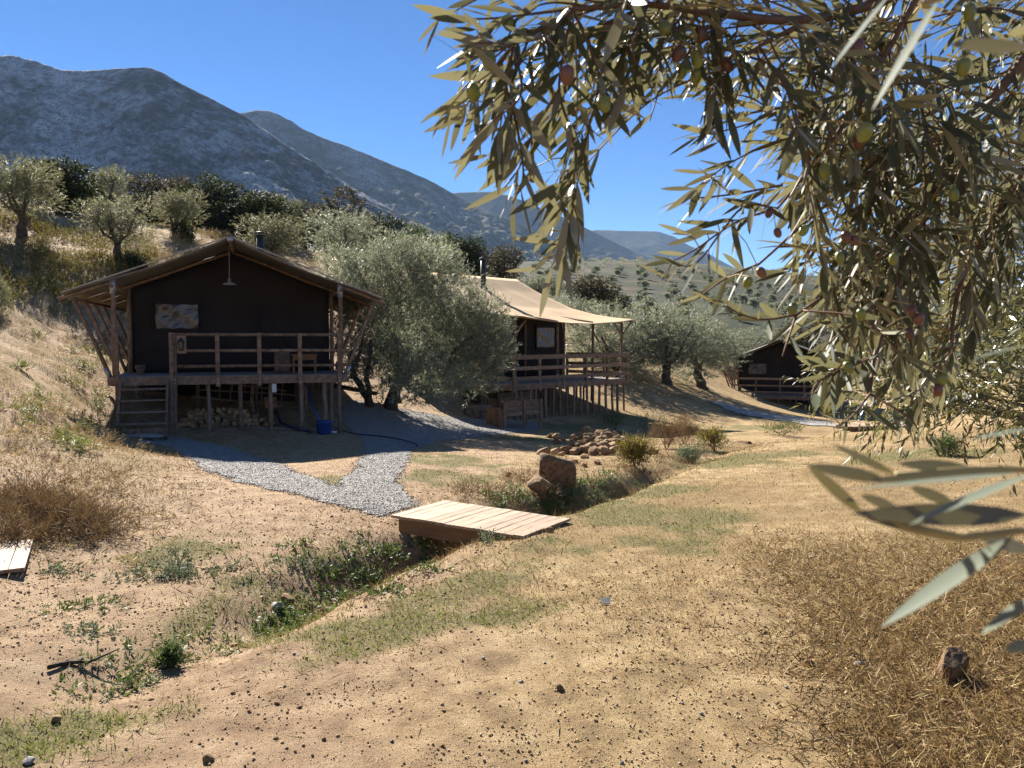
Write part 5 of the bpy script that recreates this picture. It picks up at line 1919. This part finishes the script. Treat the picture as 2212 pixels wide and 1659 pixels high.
def path_sheet(poly_px, name, label, cell, dz, npeb, psize):
    poly = gpoly(poly_px)
    P = np.array(poly)
    x0, y0 = P.min(0)
    x1, y1 = P.max(0)
    nx, ny = int((x1 - x0) / cell) + 2, int((y1 - y0) / cell) + 2
    X, Y = np.meshgrid(x0 + np.arange(nx) * cell, y0 + np.arange(ny) * cell)
    wx = X + .10 * fbm(X * 4, Y * 4, 5, 2)
    wy = Y + .10 * fbm(X * 4, Y * 4, 6, 2)
    inside = in_poly(np.stack([wx.ravel(), wy.ravel()], 1), poly).reshape(X.shape)
    Z = H(X.ravel(), Y.ravel()).reshape(X.shape) + dz
    ii = np.arange(nx * ny).reshape(ny, nx)
    ok = inside[:-1, :-1] & inside[1:, :-1] & inside[1:, 1:] & inside[:-1, 1:]
    F = np.stack([ii[:-1, :-1], ii[:-1, 1:], ii[1:, 1:], ii[1:, :-1]], -1)[ok]
    V = np.stack([X.ravel(), Y.ravel(), Z.ravel()], 1)
    used = np.unique(F)
    mp = np.full(len(V), -1)
    mp[used] = np.arange(len(used))
    tag(link(name, np_mesh(name, V[used], mp[F], MT['gravel'], True)), label, kind='structure')
    # loose chippings on top and spilling over the edge
    px_ = rng.uniform(x0, x1, npeb * 6)
    py_ = y0 + (y1 - y0) * rng.random(npeb * 6) ** 1.5
    jx, jy = px_ + rng.normal(0, .04, len(px_)), py_ + rng.normal(0, .04, len(px_))
    m = in_poly(np.stack([px_, py_], 1), poly)
    jx, jy = jx[m][:npeb], jy[m][:npeb]
    jz = H(jx, jy) + dz
    return np.stack([jx, jy, jz], 1)


OCT_V = np.array([(1, 0, 0), (-1, 0, 0), (0, 1, 0), (0, -1, 0), (0, 0, 1), (0, 0, -1)], float)
OCT_F = np.array([(0, 2, 4), (2, 1, 4), (1, 3, 4), (3, 0, 4), (2, 0, 5), (1, 2, 5), (3, 1, 5), (0, 3, 5)])


TET_V = np.array([(1, 1, 1), (-1, -1, 1), (-1, 1, -1), (1, -1, -1)], float) * .8
TET_F = np.array([(0, 1, 3), (0, 2, 1), (0, 3, 2), (1, 2, 3)])


def rand_frames(n):
    return frames(rand_dir(n), rand_dir(n))


pp = path_sheet(PATH1, 'gravel_path', 'grey gravel path forking from the foot bridge to the tents', .045, .010, 62000, .012)
n = len(pp)
s = rng.uniform(.005, .011, (n, 1)) * rng.uniform(.6, 1.2, (n, 3))
V, F = scatter(TET_V, TET_F, pp, rand_frames(n), s)
tag(link('gravel', np_mesh('gravel', V, F, MT['pebble'])), 'loose grey chippings on the gravel path', kind='stuff')
path_sheet(PATH2, 'gravel_path', 'thin pale gravel path leading to the far tent', .25, .03, 10, .02)


# ------------------------------------------------------------------ scatter helpers
def spots(n, weight, r0=2.3, r1=40, p=.6, th0=-.72, th1=.72):
    u = rng.random(n)
    r = (r0 ** p + u * (r1 ** p - r0 ** p)) ** (1 / p)
    t = rng.uniform(th0, th1, n)
    x, y = r * np.sin(t), r * np.cos(t)
    w = weight(x, y)
    k = rng.random(n) < w
    return x[k], y[k]


PX1 = np.array(gpoly(PATH1))
BR_C, BR_U = np.array((-.31, 7.44)), np.array((.834, -.552))


def not_path(x, y):
    m = ~in_poly(np.stack([x, y], 1), [tuple(q) for q in PX1])
    rx, ry = x - BR_C[0], y - BR_C[1]
    a, b = rx * BR_U[0] + ry * BR_U[1], -rx * BR_U[1] + ry * BR_U[0]
    return m & ~((np.abs(a) < .8) & (np.abs(b) < .42))


def blades(name, label, x, y, hmin, hmax, wratio, lean, mat, width=None):
    n = len(x)
    z = H(x, y) - .004
    ax = np.stack([rng.normal(0, lean, n), rng.normal(0, lean, n), np.abs(rng.normal(.8, .25, n))], 1)
    L = rng.uniform(hmin, hmax, n)
    R = frames(ax, rand_dir(n) + np.array([0, -.6, .3]))
    w = L * wratio if width is None else width * rng.uniform(.7, 1.3, n)
    V, F = scatter(LQ_V, LQ_F, np.stack([x, y, z], 1), R, np.stack([L, w, L], 1))
    return tag(link(name, np_mesh(name, V, F, mat)), label, kind='stuff')


MT['straw'] = leaf_mat('dry_straw', (.36, .27, .13), (.40, .30, .15), (.30, .21, .08), .25, .7, .2, .4, .05)
MT['brownstraw'] = leaf_mat('brown_dead_stalks', (.20, .125, .06), (.23, .15, .075), (.16, .10, .04), .2, .8, .1, .45, .05)
MT['grass'] = leaf_mat('short_green_grass', (.12, .15, .035), (.14, .165, .05), (.20, .22, .05), .3, .6, .25, .4, .12)
MT['weed'] = leaf_mat('ditch_weed_leaves', (.065, .105, .03), (.10, .14, .055), (.13, .18, .035), .25, .55, .2, .45, .14)
MT['sage'] = leaf_mat('grey_green_weed', (.13, .16, .10), (.19, .22, .15), (.15, .18, .07), .2, .7, .15, .35, .08)
MT['scrub'] = leaf_mat('yellow_green_scrub', (.14, .115, .032), (.20, .165, .06), (.22, .18, .04), .25, .7, .1, .5, .14)
MT['yellow'] = leaf_mat('yellow_flowers', (.45, .33, .02), (.45, .33, .03), (.4, .3, .02), .3, .6, .2, .3, .05)


def wz(i, mul=1.0, gain=1.0):
    def f(x, y):
        z = zones(x, y)[i] * gain
        return np.clip(z, 0, 1) * mul * not_path(x, y)
    return f


def patchy(x, y, seed, scale=1.2, lo=-.1, hi=.35):
    return smooth(lo, hi, fbm(x * scale, y * scale, seed, 3))


# mown stubble over the open meadow
x, y = spots(150000, lambda x, y: smooth(3.6, 5.2, y + .6 * fbm(x * 1.3, y * 1.3, 8, 3)) * smooth(-2.6, -.6, x + .25 * (y - 6)) * (.35 + .65 * patchy(x, y, 81)) * not_path(x, y), 3.4, 22, .5)
blades('dry_grass', 'short dry stubble over the mown meadow', x, y, .018, .05, .10, .5, MT['straw'], .0045)
# straw on the left bank and in the lower right corner
x, y = spots(170000, lambda x, y: smooth(-2.4, -4.6, x + .12 * (y - 6) + .5 * fbm(x, y, 18, 2)) * smooth(5.0, 6.6, y) * (.10 + .6 * patchy(x, y, 82, .9)) * not_path(x, y), 5, 34, .3, -.75, -.1)
blades('dry_grass', 'long tangled dry grass on the left bank', x, y, .04, .12, .05, 1.6, MT['straw'], .010)
x, y = spots(40000, lambda x, y: smooth(1.0, 1.9, x - .12 * (y - 3) + .35 * fbm(x * 2, y * 2, 28, 2)) * smooth(7, 4.5, y), 2.2, 7, .8, .1, .8)
blades('dry_grass', 'matted straw in the lower right corner', x, y, .04, .14, .05, 1.7, MT['straw'], .0046)
x, y = spots(42000, lambda x, y: smooth(.9, 1.8, x - .12 * (y - 3) + .35 * fbm(x * 2, y * 2, 28, 2)) * smooth(7, 4.5, y), 2.2, 7, .8, .1, .8)
blades('dead_stalk_grass', 'brown dead stalks in the lower right corner', x, y, .04, .12, .05, 1.6, MT['brownstraw'], .005)
# brown dead stalks on the bank and around the ditch
x, y = spots(60000, lambda x, y: np.clip(.5 * np.exp(-(ditch_val(x, y)[1] / 2.2) ** 2) + smooth(-2.2, -4.2, x + .12 * (y - 6)) * .9 * patchy(x, y, 83, 1.0), 0, 1) * smooth(4.6, 6, y) * not_path(x, y), 4, 20, .4)
blades('dead_stalk_grass', 'brown dead stalks along the ditch and the bank', x, y, .04, .13, .05, .9, MT['brownstraw'], .007)
# green blades
x, y = spots(190000, wz(0, .75), 2.4, 26, .4)
blades('green_grass', 'short green grass along the ditch and in the meadow', x, y, .02, .055, .10, .55, MT['grass'], .0055)
x, y = spots(26000, lambda x, y: .35 * patchy(x, y, 86, 1.5, .0, .4) * smooth(4.2, 6, y) * not_path(x, y), 4, 24, .5)
blades('green_grass', 'sparse green blades scattered through the stubble', x, y, .015, .04, .10, .6, MT['grass'], .005)
# pale straws lying about on the bare left soil
x, y = spots(9000, lambda x, y: smooth(1.5, -.8, x) * (.2 + .8 * patchy(x, y, 85)) * not_path(x, y), 2.6, 10, .5)
blades('dry_grass', 'loose pale straws on the bare reddish soil', x, y, .03, .10, .05, 4.0, MT['straw'], .005)
# soil clods
x, y = spots(55000, lambda x, y: (.25 + .75 * patchy(x, y, 87, 1.4, -.25, .3)) * (1 - .8 * smooth(5, 6.5, y) * smooth(-1, .5, x)) * not_path(x, y), 2.3, 11, .35)
n = len(x)
sz = .0018 + .0055 * rng.random(n) ** 6 + .0010 * rng.random(n)
s = sz[:, None] * rng.uniform(.7, 1.3, (n, 3)) * np.array([1.2, 1.2, .8]) * np.clip(np.hypot(x, y) / 3.5, 1, 2)[:, None]
V, F = scatter(OCT_V, OCT_F, np.stack([x, y, H(x, y) + sz * .4], 1), rand_frames(n), s)
tag(link('soil_clod_gravel', np_mesh('soil_clods', V, F, MT['clod'])), 'small crumbs and clods on the bare soil', kind='stuff')


# ------------------------------------------------------------------ leafy ground cover
def low_plants(name, label, pts, mat, sprays, per, leaf, r=(.10, .2), hh=(.05, .1), up=.6, seed=1, spl=.10, kind='stuff', jitter=.12, droop=0.0):
    bl = []
    for px, py in pts:
        g = G(px, py)
        for k in range(3):
            a = random.uniform(*r)
            x_, y_ = g.x + random.gauss(0, jitter), g.y + random.gauss(0, jitter)
            bl.append((x_, y_, Hs(x_, y_) + .3 * hh[0], a, a, random.uniform(*hh)))
    return tag(link(name, crown_mesh(name, bl, sprays, per, leaf, mat, seed, up, droop, .2, spl)), label, kind=kind)


random.seed(51)
low_plants('green_weeds', 'leafy green weeds filling the ditch left of the foot bridge',
           [(680, 1205), (700, 1230), (720, 1190), (760, 1180), (800, 1190), (840, 1195), (870, 1210), (900, 1215), (830, 1240), (780, 1240), (740, 1250), (700, 1285), (660, 1300), (620, 1330), (690, 1310), (850, 1260), (800, 1290), (880, 1245), (640, 1180), (590, 1330), (940, 1200), (900, 1180)],
           MT['weed'], 900, 9, (.030, .42), (.08, .17), (.006, .02), .25, 3, .05)
low_plants('green_weeds', 'rough green weeds in the ditch beyond the foot bridge', [(1060, 1085), (1090, 1080), (1130, 1078), (1165, 1080), (1200, 1075), (1230, 1070), (1250, 1060), (1290, 1060), (1330, 1050), (1360, 1040), (1390, 1030), (1180, 1092), (1220, 1088), (1110, 1092), (1300, 1075)],
           MT['weed'], 420, 9, (.04, .36), (.08, .17), (.02, .05), .7, 5, .07)
low_plants('grey_weeds', 'grey green weeds along the ditch edges', [(950, 1175), (985, 1178), (1020, 1170), (1050, 1175), (960, 1165), (1100, 1075), (1150, 1065), (1260, 1075), (1060, 1070), (1080, 1062), (560, 1230), (360, 1235), (400, 1225), (330, 1250), (1200, 1090), (640, 1240)],
           MT['sage'], 420, 9, (.035, .3), (.06, .13), (.015, .05), .8, 7, .08)
low_plants('green_weeds', 'low green clumps on the reddish soil at lower left', [(200, 1480), (230, 1470), (260, 1490), (180, 1500), (330, 1410), (350, 1400), (420, 1420), (140, 1320), (170, 1315), (195, 1310), (480, 1375), (510, 1390), (300, 1395), (560, 1350)],
           MT['weed'], 380, 9, (.030, .3), (.05, .12), (.005, .018), .3, 9, .05)
low_plants('grey_weeds', 'grey green mats on the reddish soil at left', [(330, 1245), (380, 1240), (420, 1235), (270, 1250), (220, 1375), (470, 1230), (150, 1230), (100, 1240), (250, 1480)], MT['sage'], 380, 9, (.025, .4), (.07, .16), (.006, .015), .2, 10, .04)
low_plants('dry_brush_undergrowth', 'heap of brown dry brush at the foot of the left bank', [(20, 1120), (60, 1110), (100, 1130), (140, 1140), (180, 1130), (210, 1150), (50, 1150), (120, 1160), (160, 1165), (90, 1095), (30, 1080), (200, 1110)], MT['brownstraw'], 1300, 9, (.13, .05), (.15, .3), (.03, .09), .3, 11, .14, jitter=.25)
low_plants('dry_brush_undergrowth', 'dead brown stalks beside the boulders and the ditch', [(1110, 1060), (1140, 1070), (1080, 1075), (1050, 1070), (1220, 1090), (1260, 1050), (1300, 1040), (1340, 1030), (1380, 1015), (1420, 1000), (1440, 985), (1460, 1000), (1230, 1010), (1180, 1000), (1120, 1035)],
           MT['brownstraw'], 900, 9, (.09, .05), (.10, .22), (.02, .07), .7, 12, .1, jitter=.22)
low_plants('dark_bank_weeds', 'dark tufts dotted over the left bank', [(random.uniform(0, 230), random.uniform(620, 1090)) for _ in range(40)], MT['brownstraw'], 900, 9, (.07, .08), (.06, .18), (.02, .06), .5, 17, .08, jitter=.15)
# scrub over the upper left slope
pts = []
while len(pts) < 120:
    q = (random.uniform(-30, 345), random.uniform(448, 640))
    if q[1] > 455 + max(0, q[0] - 40) * .28 and q[1] < 640 - max(0, q[0] - 150) * .25 and not (q[0] > 300 and q[1] > 560):
        pts.append(q)
low_plants('hill_scrub_vegetation', 'yellow green scrub covering the upper left slope', pts, MT['scrub'], 4200, 9, (.10, .28), (.2, .5), (.08, .22), 1.0, 13, .25, jitter=.6)
low_plants('hill_dry_grass', 'dry grass tufts on the slope behind the big tent', [(random.uniform(300, 760), random.uniform(500, 575)) for _ in range(70)], MT['straw'], 3800, 9, (.2, .07), (.3, .7), (.06, .16), 1.0, 14, .3, jitter=.9)
low_plants('hill_dry_grass', 'dry grass and weeds on the bank left of the big tent', [(random.uniform(0, 235), random.uniform(640, 960)) for _ in range(90)], MT['straw'], 2200, 9, (.09, .06), (.15, .4), (.02, .06), .4, 15, .12, jitter=.4)
low_plants('hill_green_weeds', 'small green weeds on the bank left of the big tent', [(random.uniform(10, 240), random.uniform(600, 980)) for _ in range(26)] + [(235, 880), (228, 895), (60, 900), (150, 830)], MT['grass'], 800, 9, (.08, .2), (.1, .25), (.05, .12), .8, 16, .12, jitter=.2)


def shrub(px, py, wpx, hpx, mats, label, seed, leaf=(.04, .3), sprays=420, up=.8, spl=.14, cat='shrub', name='shrub'):
    g = G(px, py)
    d = g.y
    w, h = wpx / FPX * d / 2, hpx / FPX * d
    T = thing(name, label, cat, tuple(g))
    r_ = random.Random(seed)
    bl = [(r_.uniform(-.5, .5) * w, r_.uniform(-.4, .4) * w, h * r_.uniform(.3, .7), w * .5, w * .5, h * .38) for _ in range(6)]
    link('foliage', crown_mesh('foliage', bl, sprays, 9, leaf, mats[0], seed, up, 0, .2, spl), T)
    if len(mats) > 1:
        b2_ = [(b[0], b[1], b[2] + h * .22, b[3] * .9, b[4] * .9, b[5] * .5) for b in bl]
        link('blossom', crown_mesh('blossom', b2_, sprays // 4, 6, (.02, .8), mats[1], seed + 1, 1, 0, .3, .05), T)
    m = MB()
    for b in bl:
        m.tube([(0, 0, -.03), (b[0] * .5, b[1] * .5, b[2] * .5), (b[0], b[1], b[2])], [.008, .006, .003], 5)
    m.build('stem', MT['twig'], T)
    return T


shrub(1372, 1010, 110, 62, (MT['scrub'], MT['yellow']), 'green shrub with yellow flowers in front of the stone heap', 61, sprays=650)
shrub(1440, 970, 90, 62, (MT['brownstraw'],), 'dead brown shrub right of the stone heap', 62, (.09, .06))
shrub(1330, 930, 90, 40, (MT['weed'],), 'dark green weed shrub in the tan tent shadow edge', 63, sprays=450)
shrub(1400, 940, 110, 45, (MT['sage'],), 'grey green shrub behind the stone heap', 64, sprays=450)
shrub(1545, 975, 90, 45, (MT['scrub'], MT['yellow']), 'small yellow flowering shrub in the far meadow', 65, sprays=450)
shrub(1480, 960, 80, 60, (MT['brownstraw'],), 'tall dry weed clump between the two flowering shrubs', 66, (.1, .05))
shrub(1795, 905, 45, 55, (MT['scrub'],), 'small leafy sapling at the corner of the far tent', 67, (.09, .3))
shrub(365, 1440, 42, 32, (MT['weed'],), 'small bright green plant beside the tan wedge of stone', 68, (.03, .25), 160, spl=.06)
shrub(2040, 985, 70, 32, (MT['weed'],), 'green weed clump on the sandy track at right', 69, sprays=300)
shrub(1690, 940, 110, 30, (MT['bushgreen'],), 'low green bush patch in front of the far gravel path', 70, sprays=420)
shrub(1490, 1000, 70, 30, (MT['sage'],), 'low grey weed clump at the far end of the ditch', 71, sprays=300)
# ------------------------------------------------------------------ the air of the valley
hm = bpy.data.materials.new('thin_blue_air')
hm.use_nodes = True
hn = hm.node_tree.nodes
hn.clear()
pv = hn.new('ShaderNodeVolumePrincipled')
pv.inputs['Color'].default_value = (.45, .66, 1.0, 1)
pv.inputs['Density'].default_value = HAZE
pv.inputs['Anisotropy'].default_value = .0
ho = hn.new('ShaderNodeOutputMaterial')
hm.node_tree.links.new(pv.outputs[0], ho.inputs['Volume'])
zlo, zhi = 1e9, -1e9
for o in SC.objects:
    if o.type == 'MESH' and o.parent is None and o.name.split('.')[0] in ('ground', 'mountain'):
        co = np.empty(len(o.data.vertices) * 3, np.float32)
        o.data.vertices.foreach_get('co', co)
        zlo, zhi = min(zlo, co[2::3].min()), max(zhi, co[2::3].max())
tag(MB().box(-9600, 9600, -9600, 9600, float(zlo) - 1, float(zhi) + 15).build('haze', hm), 'thin blue haze over the valley', kind='stuff')
